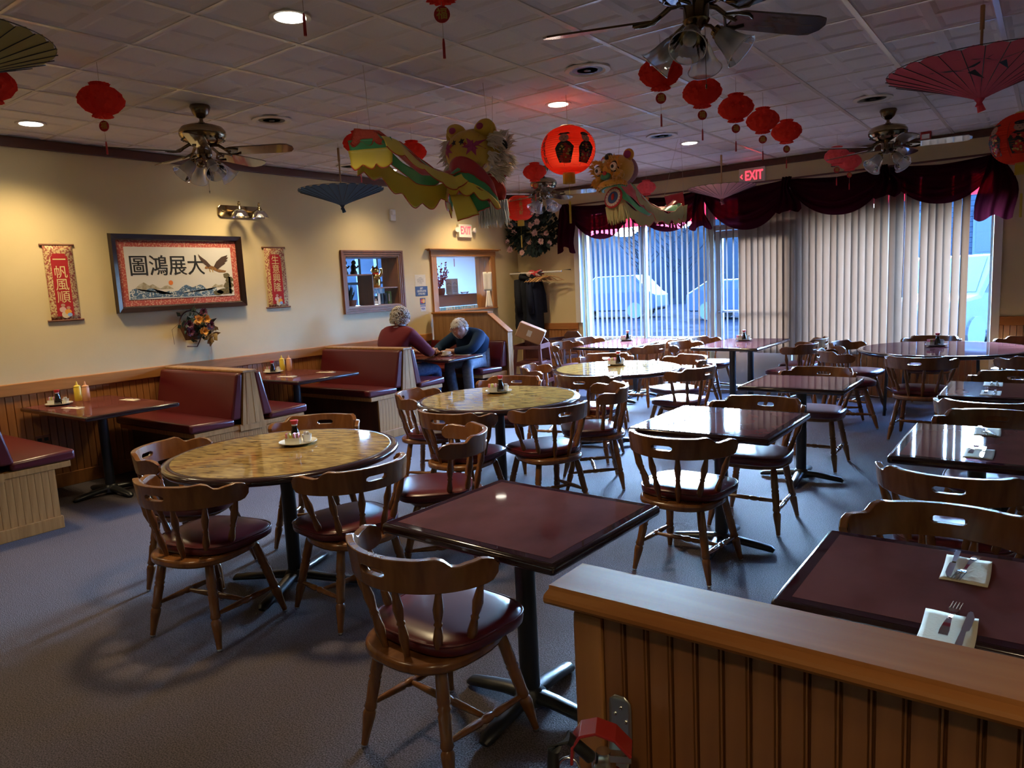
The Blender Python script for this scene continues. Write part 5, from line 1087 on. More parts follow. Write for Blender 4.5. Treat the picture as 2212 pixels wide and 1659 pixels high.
panel('tail_yellow', [T0 - lt * .75 + V((0, -.005, -.11)), T0 + lt * 1.1 + V((0, -.005, -.10)), T0 + lt * 1.0 + V((0, -.01, -.19)), T0 - lt * .7 + V((0, -.01, -.20))], 'satin_yellow', L1, W1)
panel('leg_flap', [V((-3.28, 3.80, 2.12)), V((-3.18, 3.88, 2.12)), V((-3.14, 3.92, 1.985)), V((-3.25, 3.82, 1.945))], 'satin_yellow', L1, W1, 6, .006, .0)
panel('leg_flap', [V((-3.20, 3.87, 2.13)), V((-3.12, 3.95, 2.14)), V((-3.09, 3.98, 2.03)), V((-3.15, 3.92, 2.0))], 'satin_green', L1, W1, 6, .006, .0)
def strings(t, Mx, segs):
    b = MB()
    for p_, q_ in segs: b.tube([p_, q_], .0013, 4)
    o = b.build('hanging_string', M['rope'], t); o.data.transform(Mx.inverted())
strings(L1, W1, [((-3.39, 3.2, CZ - .002), (-3.39, 3.22, 2.46)), ((-3.13, 4.03, CZ - .002), (-3.2, 4.15, 2.54)), ((-3.3, 4.35, CZ - .002), (-3.22, 4.22, 2.52))])
# small golden puppet facing the room
L2 = thing('lion_puppet', 'small golden lion dance puppet with open mouth facing the room in front of the valance', 'puppet', (-3.25, 6.10, 2.43))
L2.rotation_euler = (radians(6), radians(-6), radians(-8)); bpy.context.view_layer.update(); W2 = L2.matrix_local.copy()
lion_head(L2, 'lion_gold', 'lion_gold', 'lion_gold', 'lion_green', 'fur_yellow')
pts2 = [(-3.22, 6.2, 2.40), (-3.20, 6.32, 2.30), (-3.17, 6.5, 2.21), (-3.13, 6.7, 2.17), (-3.10, 6.85, 2.20), (-3.08, 6.95, 2.25)]
for nm_, mt, w0, w1, ed_, sd in [('spine_band', 'satin_red', -.5, .5, 0, 0), ('green_band', 'satin_green', .5, 1.0, 0, 1), ('green_band', 'satin_green', -.5, -1.0, 0, 2), ('pale_band', 'fur_yellow', 1.0, 1.5, .06, 3), ('pale_band', 'fur_yellow', -1.0, -1.5, .06, 5)]:
    wcloth(lion_cloth(nm_, pts2, .125, mt, L2, w0, w1, ed_, sd), W2)
panel('tail_cap', [V((-3.16, 6.92, 2.30)), V((-2.99, 7.0, 2.33)), V((-2.99, 7.0, 2.20)), V((-3.13, 6.9, 2.16))], 'satin_red', L2, W2)
panel('leg_flap', [V((-3.08, 6.86, 2.16)), V((-2.94, 6.98, 2.20)), V((-2.96, 6.98, 2.06)), V((-3.05, 6.88, 2.02))], 'fur_yellow', L2, W2, 6, .006, .02)
strings(L2, W2, [((-3.06, 7.05, CZ - .002), (-3.16, 6.92, 2.30)), ((-3.04, 7.07, CZ - .002), (-2.99, 7.0, 2.33)), ((-3.25, 6.2, CZ - .002), (-3.25, 6.14, 2.58))])
# ================================================================ WALL DECOR
LW = lambda y, z, d=0.0: MX(((0, 0, 1, XL + d), (1, 0, 0, y), (0, 1, 0, z), (0, 0, 0, 1)))     # plane on the long wall: x runs along +Y, y up, z out
LWL = MX(((0, 0, 1, 0), (1, 0, 0, 0), (0, 1, 0, 0), (0, 0, 0, 1)))
def wall_thing(name, label, cat, y, z, d=0, group=None):
    t = thing(name, label, cat, (XL + d, y, z), 0, group); return t
def flat(polys, name, mt, par, d): return poly_mesh(polys, name, M[mt], par, LWL, d)
pc = wall_thing('framed_calligraphy', 'dark framed silk calligraphy with an eagle, sun and waves on the long wall', 'picture', 3.762, 1.77, .004)
w, h, f_ = .645, .352, .058
for (a, c) in [((-w, h), (w, h)), ((w, h), (w, -h)), ((w, -h), (-w, -h)), ((-w, -h), (-w, h))]:
    A, B = V((*a, 0)), V((*c, 0)); sgn = lambda p: V((-f_ if p.x > 0 else f_, -f_ if p.y > 0 else f_, 0)); Ai, Bi = A + sgn(A), B + sgn(B); sh_ = lambda p, k: p + (sgn(p) * k)
    v_ = [A, B, Bi, Ai] + [p + V((0, 0, .05)) for p in (sh_(A, .12), sh_(B, .12))] + [p + V((0, 0, .036)) for p in (sh_(B, .8), sh_(A, .8))] + [p + V((0, 0, .022)) for p in (Bi, Ai)]
    MB().add(v_, [(0, 3, 2, 1), (0, 1, 5, 4), (4, 5, 6, 7), (7, 6, 8, 9), (9, 8, 2, 3), (0, 4, 7, 9, 3), (1, 2, 8, 6, 5)], LWL).build('frame', M['frame_dark'], pc)
iw, ih = w - f_, h - f_
MB().box((0, 0, .006), (2 * iw, 2 * ih, .01), LWL).build('brocade_mount', M['brocade'], pc)
sw_, sh2 = iw - .062, ih - .058
MB().box((0, 0, .0125), (2 * sw_, 2 * sh2, .004), LWL).build('silk', M['silk'], pc)
put_text('pic', 'characters', M['ink'], pc, LWL @ T(-.135, .055, .0155) @ MX.Diagonal((.92, 1.0, 1, 1)))
put_text('pic', 'characters', M['ink'], pc, LWL @ T(-.130, .053, .0157) @ MX.Diagonal((.92, 1.0, 1, 1)))
blob = lambda cx, cy, rx, ry, n=16, j=0, s_=1: [(cx + rx * cos(2 * pi * k / n) * (1 + j * sin(5 * k * s_)), cy + ry * sin(2 * pi * k / n) * (1 + j * cos(7 * k * s_))) for k in range(n)]
D = .0152
flat([[(-.48, -.15), (-.42, -.10), (-.38, -.082), (-.33, -.115), (-.30, -.10), (-.22, -.15)], [(-.24, -.15), (-.19, -.12), (-.16, -.115), (-.10, -.15)], [(.28, -.15), (.33, -.115), (.36, -.13), (.40, -.122), (.45, -.15)]], 'mountain_print', 'hill_print', pc, D)
flat([blob(-.125, -.092, .022, .022)], 'sun_print', 'sun_print', pc, D + .0003)
wv = [(-.515, -.232)] + [(-.515 + .85 * k / 30, -.165 + .018 * sin(k * 1.1) + .02 * sin(k * .37) + (.02 if k > 14 else 0)) for k in range(31)] + [(.34, -.225), (.0, -.228), (-.25, -.222)]
cpt = (-.1, -.2); MB().add([(*cpt, D + .0006)] + [(x_, y_, D + .0006) for x_, y_ in wv], [(0, 1 + (k + 1) % len(wv), 1 + k) for k in range(len(wv))], LWL).build('wave_print', M['wave'], pc)
flat([blob(.47, -.13, .055, .035, 14, .15), blob(.485, -.075, .045, .03, 14, .2), blob(.455, -.035, .04, .025, 12, .2), blob(.43, -.19, .09, .032, 16, .12), blob(.35, -.20, .06, .025, 12, .15), [(.47, -.22), (.50, -.22), (.495, -.05), (.475, -.05)]], 'tree_print', 'tree_print', pc, D + .0009)
flat([[(.24, .055), (.30, .062), (.335, .05), (.36, .03), (.42, .018), (.46, .01), (.445, -.005), (.38, -.005), (.32, .02), (.27, .035), (.245, .03), (.228, .035)]], 'eagle_body', 'eagle', pc, D + .0009)
flat([[(.30, .06), (.255, .11), (.20, .15), (.175, .175), (.185, .14), (.20, .11), (.235, .075), (.27, .045)], [(.33, .055), (.36, .10), (.42, .145), (.49, .165), (.475, .14), (.495, .14), (.47, .115), (.485, .11), (.45, .09), (.455, .08), (.41, .055), (.37, .025)]], 'eagle_wing', 'eagle_dark', pc, D + .0012)
flat([[(.285, .03), (.29, .0), (.282, .0), (.275, .03)], [(.315, .03), (.318, -.002), (.31, -.002), (.305, .03)]], 'eagle_talon', 'gold', pc, D + .0013)
def scroll(label, y0, y1, z0, z1, key, seed):
    t = wall_thing('wall_scroll', label, 'scroll', (y0 + y1) / 2, (z0 + z1) / 2, .008, 'red wall scrolls'); w = (y1 - y0) / 2 - .018; h = (z1 - z0) / 2 - .012
    MB().grid(lambda u, v: ((u - .5) * 2 * w, (v - .5) * 2 * h, .004 + .004 * sin(pi * v)), 2, 16, mx=LWL).build('brocade_panel', M['brocade_gold'], t, smooth=180, solid=.003)
    for s_, e in ((1, .02), (-1, .028)): MB().tube([(0, -w - e, s_ * (h + .006)), (0, w + e, s_ * (h + .006))], .009, 10).build('roller', M['brown_wood'], t, smooth=60)
    MB().tube([(.004, -w * .6, h + .012), (.004, 0, h + .045), (.004, w * .6, h + .012)], .001, 4).build('hanging_cord', M['rope'], t)
    iw_ = w * .58; zt = h - .08; zb = -h + .03
    pl = [(-iw_ + .015, zt), (-iw_ + .015, zt + .015), (iw_ - .015, zt + .015), (iw_ - .015, zt), (iw_, zt - .015), (iw_, zb), (-iw_, zb), (-iw_, zt - .015)]
    flat([pl[::-1]], 'red_panel', 'scroll_red', t, .0115)
    put_text(key, 'characters', M['scroll_gold'], t, LWL @ T(0, .03 if key == 's1' else .035, .0126) @ MX.Diagonal((1.0, 1.0, 1, 1)))
    for (cx, cy, r_, mt) in [(-.02, zb + .055, .028, 'petal_pink'), (.02, zb + .035, .028, 'petal_orange'), (-.015, zb + .09, .018, 'skin'), (.025, zb + .068, .016, 'skin'), (.0, zb + .012, .035, 'cream_strip'), (.03, zb + .01, .02, 'blue_paper')]: flat([blob(cx, cy, r_, r_ * .8, 12, .08)[::1]], 'children_print', mt, t, .0126 + .0002 * cx * 10 + .0004)
scroll('red and gold scroll with four gold characters nearest the picture edge', 2.57, 2.83, 1.385, 2.02, 's1', 1)
scroll('red and gold scroll with four characters between the framed calligraphy and the display niche', 4.665, 4.945, 1.38, 2.02, 's2', 2)
# vanity light, strobe, exit signs, outlet
sc = wall_thing('vanity_light', 'brass two-shade vanity light above the framed calligraphy', 'wall light', 4.45, 2.365)
MB().prism([(-.25, -.035), (-.225, -.06), (.225, -.06), (.25, -.035), (.25, .035), (.225, .06), (-.225, .06), (-.25, .035)], 0, .02, LWL).build('back_plate', M['brass'], sc, bevel=.004)
for y in (-.20, .03): MB().ell((.02, y, 0), (.012, .012, .012), 8, 6).build('screw_cap', M['brass'], sc, smooth=180)
for y in (-.09, .14):
    a_ = MB().tube([(.01, y, .0), (.10, y, .015), (.13, y, .03)], .009, 8).lathe([(.0, .09), (.012, .085), (.008, .075), (.016, .065), (.01, .05), (.022, .03), (.028, .01)], 12, MX.Translation((.135, y, .0))).build('arm', M['brass'], sc, smooth=60)
    MB().lathe([(.03, .012), (.055, -.005), (.078, -.035), (.088, -.065), (.086, -.065), (.076, -.033), (.052, -.002), (.03, .008)], 24, MX.Translation((.135, y, 0))).build('glass_shade', M['bell_glass'], sc, smooth=60)
sb = wall_thing('alarm_strobe', 'small white alarm unit on the long wall above the display niche', 'alarm', 6.58, 2.43, 0); MB().bb(0, .035, -.045, .045, -.07, .07).build('housing', M['white_plastic'], sb, bevel=.008); MB().bb(.03, .05, -.03, .03, .0, .05).build('lens', M['white_plastic'], sb, bevel=.006)
e1 = wall_thing('exit_sign', 'lit EXIT sign with two emergency lamps on the long wall above the pass-through', 'exit sign', 7.95, 2.275)
MB().bb(.0, .045, -.14, .14, -.09, .09).build('housing', M['white_plastic'], e1, bevel=.006); put_text('exit', 'letters', M['emit_red'], e1, LWL @ T(0, 0, .047) @ MX.Diagonal((.72, 1, 1, 1)))
for s_ in (-1, 1): MB().lathe([(0, .0), (.03, .01), (.038, .04), (.034, .045), (0, .04)], 14, T(.03, s_ * .175, .01, s_ * .5, 0, pi / 2)).bb(0, .03, s_ * .16 - .03, s_ * .16 + .03, -.012, .012).build('emergency_lamp', M['white_plastic'], e1, smooth=40)
e2 = thing('exit_sign', 'lit EXIT sign with a left arrow over the glazed door', 'exit sign', (-3.03, YB, 2.68))
e2['label'] = 'lit EXIT sign with an arrow over the glazed door, under the dark trim'
BWL = MX(((1, 0, 0, 0), (0, 0, -1, 0), (0, 1, 0, 0), (0, 0, 0, 1)))
MB().bb(-.16, .16, -.045, 0, -.095, .095).build('housing', M['white_plastic'], e2, bevel=.006); put_text('exit', 'letters', M['emit_red'], e2, BWL @ T(.025, 0, .047) @ MX.Diagonal((.72, 1.05, 1, 1)))
poly_mesh([[(-.145, 0), (-.115, .03), (-.115, .015), (-.130, 0)], [(-.145, 0), (-.130, 0), (-.115, -.015), (-.115, -.03)]], 'arrow', M['emit_red'], e2, BWL, .047)
dv = thing('motion_sensor', 'small dark sensor with a blue light beside the pink lanterns above the valance', 'sensor', (-2.1, YB, 2.70)); MB().bb(-.02, .02, -.03, 0, -.035, .035).build('body', M['black'], dv, bevel=.004); MB().ell((0, -.031, -.015), .007, 8, 6).build('indicator', M['led_blue'], dv)
ou = wall_thing('wall_outlet', 'dark power outlet on the bead boards under the nearest booth table', 'outlet', 2.40, .43, .012); MB().bb(0, .006, -.055, .055, -.035, .035).build('cover_plate', M['brown_wood'], ou, bevel=.002); [MB().bb(.004, .008, y - .016, y + .016, -.014, .014).build('socket', M['black'], ou) for y in (-.025, .025)]
# notices between the openings
def notice(name, label, y, z, w, h, mt, d=.001): 
    t = wall_thing(name, label, 'notice', y, z, d); MB().box((.0008, 0, 0), (.0016, w, h)).build('sheet', M[mt], t); return t
n1 = notice('paper_notice', 'white printed paper notice taped above the blue sign', 7.02, 1.615, .20, .15, 'paper_white'); put_text('note', 'lettering', M['ink'], n1, LWL @ T(0, 0, .0022))
n2 = notice('gift_certificate_sign', 'dark blue gift certificate sign with white letters on the long wall', 7.03, 1.475, .23, .125, 'blue_sign'); put_text('gift', 'lettering', M['paper_white'], n2, LWL @ T(0, 0, .0022) @ MX.Diagonal((.8, 1, 1, 1)))
n3 = notice('card_decal', 'card decal with overlapping red and yellow circles under the blue sign', 7.04, 1.342, .10, .085, 'blue_sign'); flat([blob(-.017, .004, .026, .03)], 'red_circle', 'mc_red', n3, .0021); flat([blob(.017, .004, .026, .03)], 'yellow_circle', 'mc_yellow', n3, .0024); put_text('mc', 'lettering', M['paper_white'], n3, LWL @ T(0, .003, .0028))
n4 = notice('card_decal', 'white card decal with blue letters, lowest of the stickers under the blue sign', 7.04, 1.25, .10, .075, 'paper_white'); put_text('visa', 'lettering', M['visa_blue'], n4, LWL @ T(0, -.006, .0022)); flat([[(-.05, .025), (.05, .025), (.05, .037), (-.05, .037)]], 'blue_band', 'visa_blue', n4, .0021)
# ---------------------------------------------------------------- flowers
def flower(par, c, r, mt, n=14, name='flower', seed=1, out=(1, 0, 0)):
    rr = random.Random(seed); q = V(out).to_track_quat('Z', 'Y').to_matrix().to_4x4(); b = MB(); mx = MX.Translation(c) @ q
    for ring, (rad, tilt, m_) in enumerate([(1, .25, n), (.75, .7, n - 3), (.45, 1.1, n // 2)]):
        for k in range(m_):
            a = 2 * pi * k / m_ + rr.uniform(-.1, .1) + ring; R_ = r * rad * rr.uniform(.85, 1.1); ct, st_ = cos(tilt), sin(tilt); wd = R_ * .20
            p = [(.1 * R_, 0, 0), (.6 * R_ * ct, wd, .6 * R_ * st_), (R_ * ct, 0, R_ * st_), (.6 * R_ * ct, -wd, .6 * R_ * st_)]
            b.add([mx @ V((x_ * cos(a) - y_ * sin(a), x_ * sin(a) + y_ * cos(a), z_)) for x_, y_, z_ in p], [(0, 1, 2, 3)])
    return b.build(name, M[mt], par)
def leaves(par, c, ext, n, L, mt, seed, out=(1, 0, 0), name='foliage'):
    rr = random.Random(seed); b = MB()
    for k in range(n):
        p = V((c[0] + rr.uniform(-1, 1) * ext[0], c[1] + rr.gauss(0, .5) * ext[1], c[2] + rr.gauss(0, .5) * ext[2])); d = V((rr.uniform(-.2, 1) * out[0] + rr.uniform(-.5, .5), rr.uniform(-1, 1) + out[1], rr.uniform(-1, 1))).normalized(); s_ = d.orthogonal().normalized() * L * .24; l_ = L * rr.uniform(.6, 1.2)
        b.add([p, p + d * l_ * .5 + s_, p + d * l_, p + d * l_ * .5 - s_ + V((0, 0, -.01))], [(0, 1, 2, 3)])
    return tag(b.build(name, M[mt], par), kind='stuff')
fb = wall_thing('flower_basket', 'small wicker wall basket of orange and wine coloured flowers below the framed calligraphy', 'flower basket', 3.80, 1.26)
MB().grid(lambda u, v: (.10 * sin(pi * u) * (.55 + .45 * v), .12 * cos(pi * u) * (.55 + .45 * v), -.13 + .15 * v), 16, 8).build('basket', M['wicker'], fb, smooth=180, solid=.01)
MB().tube([(.01, -.11 + .0 * k, .02) for k in range(1)] + [(.015, .12 * cos(a), .02 + .13 * sin(a)) for a in [k * pi / 10 for k in range(11)]], .006, 6).tube([(.012, -.10, .05), (.012, -.20, -.02), (.012, -.19, -.16)], .002, 4).tube([(.02, .09, -.1), (.02, .03, -.2), (.02, -.07, -.19)], .006, 5).build('twig_handle', M['wicker'], fb)
leaves(fb, (.08, 0, .0), (.05, .16, .15), 90, .07, 'leaf_dark', 3); leaves(fb, (.06, .14, -.06), (.03, .06, .10), 24, .10, 'straw', 6, name='dried_grass')
for k, (y, z, r_, mt) in enumerate([(.0, .06, .055, 'petal_orange'), (.075, .06, .06, 'petal_orange'), (.05, -.055, .055, 'petal_orange'), (-.10, .02, .055, 'petal_wine'), (.12, -.0, .055, 'petal_wine'), (.06, .13, .045, 'petal_wine'), (-.09, -.05, .05, 'petal_wine')]): flower(fb, (.13, y, z), r_, mt, 16, seed=k)
fs = thing('floral_spray', 'large hanging spray of pale pink silk roses and dark leaves in the far corner', 'flowers', (-6.20, 9.02, 2.26))
leaves(fs, (0, 0, 0), (.10, .12, .0), 1, .1, 'leaf_dark', 1)
rr = random.Random(12); b = MB()
for k in range(900):
    a = rr.uniform(0, 6.28); r_ = sqrt(rr.random()); p = V((max(-.38, .42 * r_ * cos(a)), rr.uniform(-.12, .08), .30 * r_ * sin(a))); d = V((cos(a) + rr.uniform(-.6, .6), rr.uniform(-1.2, .2), sin(a) + rr.uniform(-.6, .6))).normalized(); L = rr.uniform(.06, .11); s_ = d.orthogonal().normalized() * L * .3
    b.add([p, p + d * L * .5 + s_, p + d * L, p + d * L * .5 - s_], [(0, 1, 2, 3)])
tag(b.build('foliage', M['leaf_dark'], fs), kind='stuff')
for k, (x, z, r_) in enumerate([(-.30, .22, .05), (-.33, .10, .055), (-.30, -.0, .06), (-.38, -.12, .045), (-.36, -.24, .06), (.02, .09, .06), (.17, .12, .055), (.10, -.03, .06), (-.02, -.16, .05), (.22, -.16, .055), (.30, -.05, .05), (.33, -.20, .05), (-.12, -.30, .05), (.16, .24, .05), (-.10, .26, .05)]): flower(fs, (x, -.15 + .03 * (k % 3), z), r_, 'petal_pink', 12, name='rose', seed=k, out=(.2, -1, .1))
MB().tube([(0, .17, .05), (0, 0, 0)], .01, 6).build('stem', M['leaf_dark'], fs)
# ---------------------------------------------------------------- display niche
def casing(name, y0, y1, z0, z1, w, mt, mouldings=3):
    b = MB()
    for k in range(mouldings):
        a = w * k / mouldings; c = w * (k + 1) / mouldings - .004; d = .028 - .006 * k
        b.bb(XL, XL + d, y0 - w + a, y0 - w + c, z0 - w + a, z1 + w - a); b.bb(XL, XL + d, y1 + w - c, y1 + w - a, z0 - w + a, z1 + w - a)
        b.bb(XL, XL + d, y0 - w + c, y1 + w - c, z1 + w - c, z1 + w - a); b.bb(XL, XL + d, y0 - w + c, y1 + w - c, z0 - w + a, z0 - w + c)
    o = b.build(name, M[mt]); return o
sd = thing('display_shelf', 'brown framed display niche with shelves, open to the lobby behind', 'display shelf', (XL, 6.2, 1.33))
o = casing('casing', 5.78, 6.63, 1.33, 1.92, .075, 'brown_wood'); o.parent = sd; o.location = (-XL, -6.2, -1.33)
bx_ = lambda nm_, x0, x1, y0, y1, z0, z1, mt: MB().bb(x0, x1, y0 - 6.2, y1 - 6.2, z0 - 1.33, z1 - 1.33).build(nm_, M[mt], sd)
bx_('jamb', -.285, 0, 5.782, 5.79, 1.33, 1.92, 'brown_wood'); bx_('jamb', -.285, 0, 6.62, 6.628, 1.33, 1.92, 'brown_wood'); bx_('sill', -.285, 0, 5.79, 6.62, 1.331, 1.34, 'brown_wood'); bx_('head', -.285, 0, 5.79, 6.62, 1.91, 1.919, 'brown_wood')
bx_('divider', -.275, -.01, 6.19, 6.205, 1.34, 1.715, 'dark_wood'); bx_('shelf', -.275, -.01, 5.79, 6.205, 1.70, 1.715, 'brown_wood'); bx_('shelf', -.275, -.01, 6.205, 6.62, 1.535, 1.55, 'brown_wood')
def cat_statue():
    t = thing('cat_statue', 'shiny gold beckoning cat figure with a red collar on the niche shelf', 'statue', (XL - .13, 6.36, 1.551))
    MB().lathe([(0, 0), (.05, 0), (.058, .03), (.062, .09), (.05, .15), (.04, .165)], 18).build('body', M['gold_shiny'], t, smooth=60)
    MB().ell((0, 0, .205), (.05, .052, .045), 16, 10).build('head', M['gold_shiny'], t, smooth=180)
    for s_ in (-1, 1): MB().lathe([(.018, 0), (.012, .018), (0, .034)], 8, T(0, s_ * .03, .238)).build('ear', M['gold_shiny'], t)
    MB().lathe([(.043, .155), (.046, .163), (.043, .172)], 16).build('collar', M['red'], t); MB().tube([(.03, .045, .13), (.05, .06, .18), (.05, .055, .23)], [.018, .017, .019], 8).build('raised_paw', M['gold_shiny'], t, smooth=60); return t
cat_statue()
def planter(name, label, x, y, z, n, L, leaf_, potm, r_=.05):
    t = thing(name, label, 'plant', (x, y, z)); MB().lathe([(0, 0), (r_ * .8, 0), (r_, .07), (r_ * .92, .07), (r_ * .8, .06), (0, .06)], 14).build('pot', M[potm], t, smooth=40)
    rr = random.Random(n); b = MB()
    for k in range(n):
        a = rr.uniform(0, 6.28); p = V((rr.uniform(-.02, .02), rr.uniform(-.02, .02), .06)); q = p + V((cos(a) * rr.uniform(.02, .08), sin(a) * rr.uniform(.02, .08), L * rr.uniform(.5, 1))); s_ = V((-sin(a), cos(a), 0)) * .007; b.add([p - s_, p + s_, p.lerp(q, .6) + s_ * 1.4, q, p.lerp(q, .6) - s_ * 1.4], [(0, 1, 2, 3, 4)])
    b.build('leaves', M[leaf_], t); return t
planter('potted_plant', 'dark leafy plant in a basket at the bottom of the display niche', XL - .14, 5.93, 1.341, 40, .22, 'leaf_dark', 'wicker', .08)
for (y, l) in [(5.88, 'dark carved figurine at the outer end of the upper niche shelf'), (6.02, 'taller dark carved figurine on the upper niche shelf')]:
    t = thing('figurine', l, 'figurine', (XL - .14, y, 1.716)); MB().lathe([(0, 0), (.04, 0), (.045, .02), (.03, .05), (.035, .09), (.02, .12)], 12).build('base', M['black'], t, smooth=60); MB().ell((.01, 0, .14), (.028, .03, .03), 10, 8).tube([(0, 0, .1), (.03, .03, .08), (.05, .03, .10)], .012, 6).build('figure', M['black'], t, smooth=180)
cd = thing('price_card', 'pale blue card propped under the niche shelf', 'card', (XL - .05, 6.32, 1.475)); MB().bb(-.002, .002, -.10, .10, 0, .058).build('card', M['blue_mottle'], cd); MB().bb(-.004, .0, -.02, .02, -.135, .0).build('stand', M['white_plastic'], cd)
ph_ = thing('photo_card', 'small photo of a person in white clothes leaning at the bottom of the niche', 'photo', (XL - .06, 6.27, 1.341)); MB().bb(-.002, .002, -.055, .055, 0, .105).build('print', M['car_glass'], ph_)
MB().add([(.003, -.03, .0), (.003, .035, .0), (.003, .025, .045), (.003, -.02, .045)], [(0, 1, 2, 3)]).build('shirt_print', M['paper_white'], ph_); MB().add([(.0031, .0125 * cos(k) * 1, .06 + .0145 * sin(k)) for k in [2 * pi * j / 10 for j in range(10)]], [tuple(range(10))]).build('face_print', M['skin'], ph_)
for (y, hh, mt, l) in [(6.405, .15, 'black', 'black carton at the bottom of the niche beside the photo'), (6.47, .14, 'black', 'second black carton at the bottom of the niche, next to the green tin'), (6.545, .155, 'green_box', 'green and white tin at the end of the niche')]:
    t = thing('carton', l, 'box', (XL - .12, y, 1.341)); MB().bb(-.03, .03, -.028, .028, 0, hh).build('body', M[mt], t, bevel=.003); MB().bb(.0302, .0306, -.026, -.004, .03, hh - .03).build('front_label', M['paper_white' if mt != 'black' else 'car_grey'], t)
# ---------------------------------------------------------------- pass-through
pt = thing('pass_through_frame', 'knotty pine frame with a crown around the pass-through to the lobby', 'frame', (XL, 7.925, 1.187))
q_ = lambda nm_, x0, x1, y0, y1, z0, z1, mt='pine': MB().bb(x0, x1, y0 - 7.925, y1 - 7.925, z0 - 1.187, z1 - 1.187).build(nm_, M[mt], pt, bevel=.003)
q_('casing', 0, .025, 7.235, 7.335, 1.187, 1.93); q_('casing', 0, .025, 8.515, 8.615, 1.187, 1.93); q_('header', 0, .03, 7.225, 8.625, 1.925, 1.995, 'pine_y'); q_('crown', 0, .06, 7.18, 8.67, 1.995, 2.01, 'pine_y'); q_('crown', 0, .08, 7.15, 8.70, 2.01, 2.025, 'pine_y')
for k in range(3): q_('jamb_board', -.275 + .09 * k, -.275 + .09 * k + .087, 8.505, 8.518, 1.187, 1.925)
q_('jamb_board', -.275, 0, 7.332, 7.342, 1.187, 1.925); q_('ledge', -.30, .05, 7.235, 8.60, 1.171, 1.187, 'pine_y'); q_('counter_front', -.335, -.315, 7.342, 8.56, 1.235, 1.385, 'counter'); q_('counter_top', -.75, -.31, 7.0, 8.9, 1.385, 1.40, 'counter')
bs = thing('blue_strip', 'blue strip standing in for bright blue light along the pass-through ledge', 'strip', (XL - .27, 7.93, 1.1875)); MB().bb(-.012, .012, -.57, .57, 0, .042).build('strip_bar', M['blue_mottle'], bs)  # made-up strip: bright blue light glimpsed below the counter, put into its colour
by = thing('berry_arrangement', 'branch of dark red berries in a brown pot behind the pass-through', 'plant', (XL - .42, 7.86, 1.401)); MB().lathe([(0, 0), (.06, 0), (.075, .06), (.07, .10), (.06, .10), (0, .08)], 16).build('pot', M['pot'], by, smooth=50)
rr = random.Random(4); b = MB(); b2 = MB()
for k in range(26):
    a = rr.uniform(0, 6.28); q = V((cos(a) * rr.uniform(.03, .2), sin(a) * rr.uniform(.03, .2), rr.uniform(.2, .46))); p = V((0, 0, .09)); b.tube([p, p.lerp(q, .5) + V((0, 0, .03)), q], .002, 4)
    for j in range(7): c = p.lerp(q, .35 + .65 * j / 6) + V((rr.uniform(-.02, .02), rr.uniform(-.02, .02), rr.uniform(-.015, .02))); b2.ell(c, .011, 6, 4)
b.build('twigs', M['wicker'], by); tag(b2.build('berries', M['berry'], by, smooth=180), kind='stuff')
pk = thing('autumn_decoration', 'orange autumn decoration beside the berry pot behind the pass-through', 'decoration', (XL - .42, 7.62, 1.401)); MB().ell((0, 0, .05), (.06, .06, .05), 16, 8).build('pumpkin', M['pumpkin'], pk, smooth=180); MB().ell((0, -.02, .13), (.045, .03, .10), 12, 8).build('figure', M['brown_wood'], pk, smooth=180); leaves(pk, (0, .05, .04), (.04, .06, .04), 20, .06, 'petal_orange', 2)
for y, l in [(8.08, 'white menu card in a clear stand, beside the berry pot'), (8.21, 'white menu card in a clear stand, farther from the berry pot')]:
    t = thing('menu_card', l, 'card', (XL - .44, y, 1.401), -.3, 'menu cards behind the pass-through'); MB().bb(-.002, .002, -.055, .055, .01, .23).build('card', M['paper_white'], t); MB().bb(-.03, .03, -.055, .055, 0, .01).build('foot', M['white_plastic'], t)
    for k in range(5): MB().bb(.0021, .0026, -.04, .04, .04 + .018 * k, .044 + .018 * k).build('text_line', M['ink'], t)
    MB().tube([(.003, .03 * cos(a), .14 + .03 * sin(a)) for a in [k * pi / 8 for k in range(9)]], .003, 4).build('arc_print', M['blue_sign'], t)
bo = thing('mint_bowl', 'small bowl of wrapped sweets on the lobby counter', 'bowl', (XL - .42, 8.40, 1.401)); MB().lathe([(0, 0), (.04, 0), (.07, .03), (.066, .03), (.04, .006), (0, .006)], 16).build('bowl', M['glass'], bo); bb_ = MB(); [bb_.ell((rr.uniform(-.04, .04), rr.uniform(-.04, .04), .02), (.014, .01, .008), 6, 4) for _ in range(22)]; tag(bb_.build('sweets', M['scarf'], bo), kind='stuff')
for y, mt, L, l in [(7.55, 'black', .09, 'small dark ornament dangling in the pass-through'), (7.95, 'red', .13, 'thin red tassel dangling in the pass-through')]:
    t = thing('hanging_ornament', l, 'ornament', (XL - .2, y, 1.925)); MB().tube([(0, 0, 0), (0, 0, -.02)], .001, 4).tube([(0, 0, -.02), (0, 0, -L)], [.006, .005], 6).build('tassel', M[mt], t)
tw = thing('hand_towel', 'cream hand towel gathered at the middle hanging on the pass-through jamb', 'towel', (XL + .03, 8.40, 1.70))
MB().grid(lambda u, v: (.004 * sin(9 * u), (u - .5) * .20 * (1 - .08 * v), -.27 * v), 10, 8).build('top_panel', M['napkin'], tw, smooth=180, solid=.004)
MB().grid(lambda u, v: (.012 * sin(14 * u), (u - .5) * (.05 + .12 * v), -.27 - .24 * v), 14, 8).build('tail_panel', M['napkin'], tw, smooth=180, solid=.004)
MB().lathe([(0, 0), (.008, 0), (.01, .03), (0, .032)], 10, T(-.03, 0, -.005, 0, 0, pi / 2)).build('peg', M['pine'], tw)
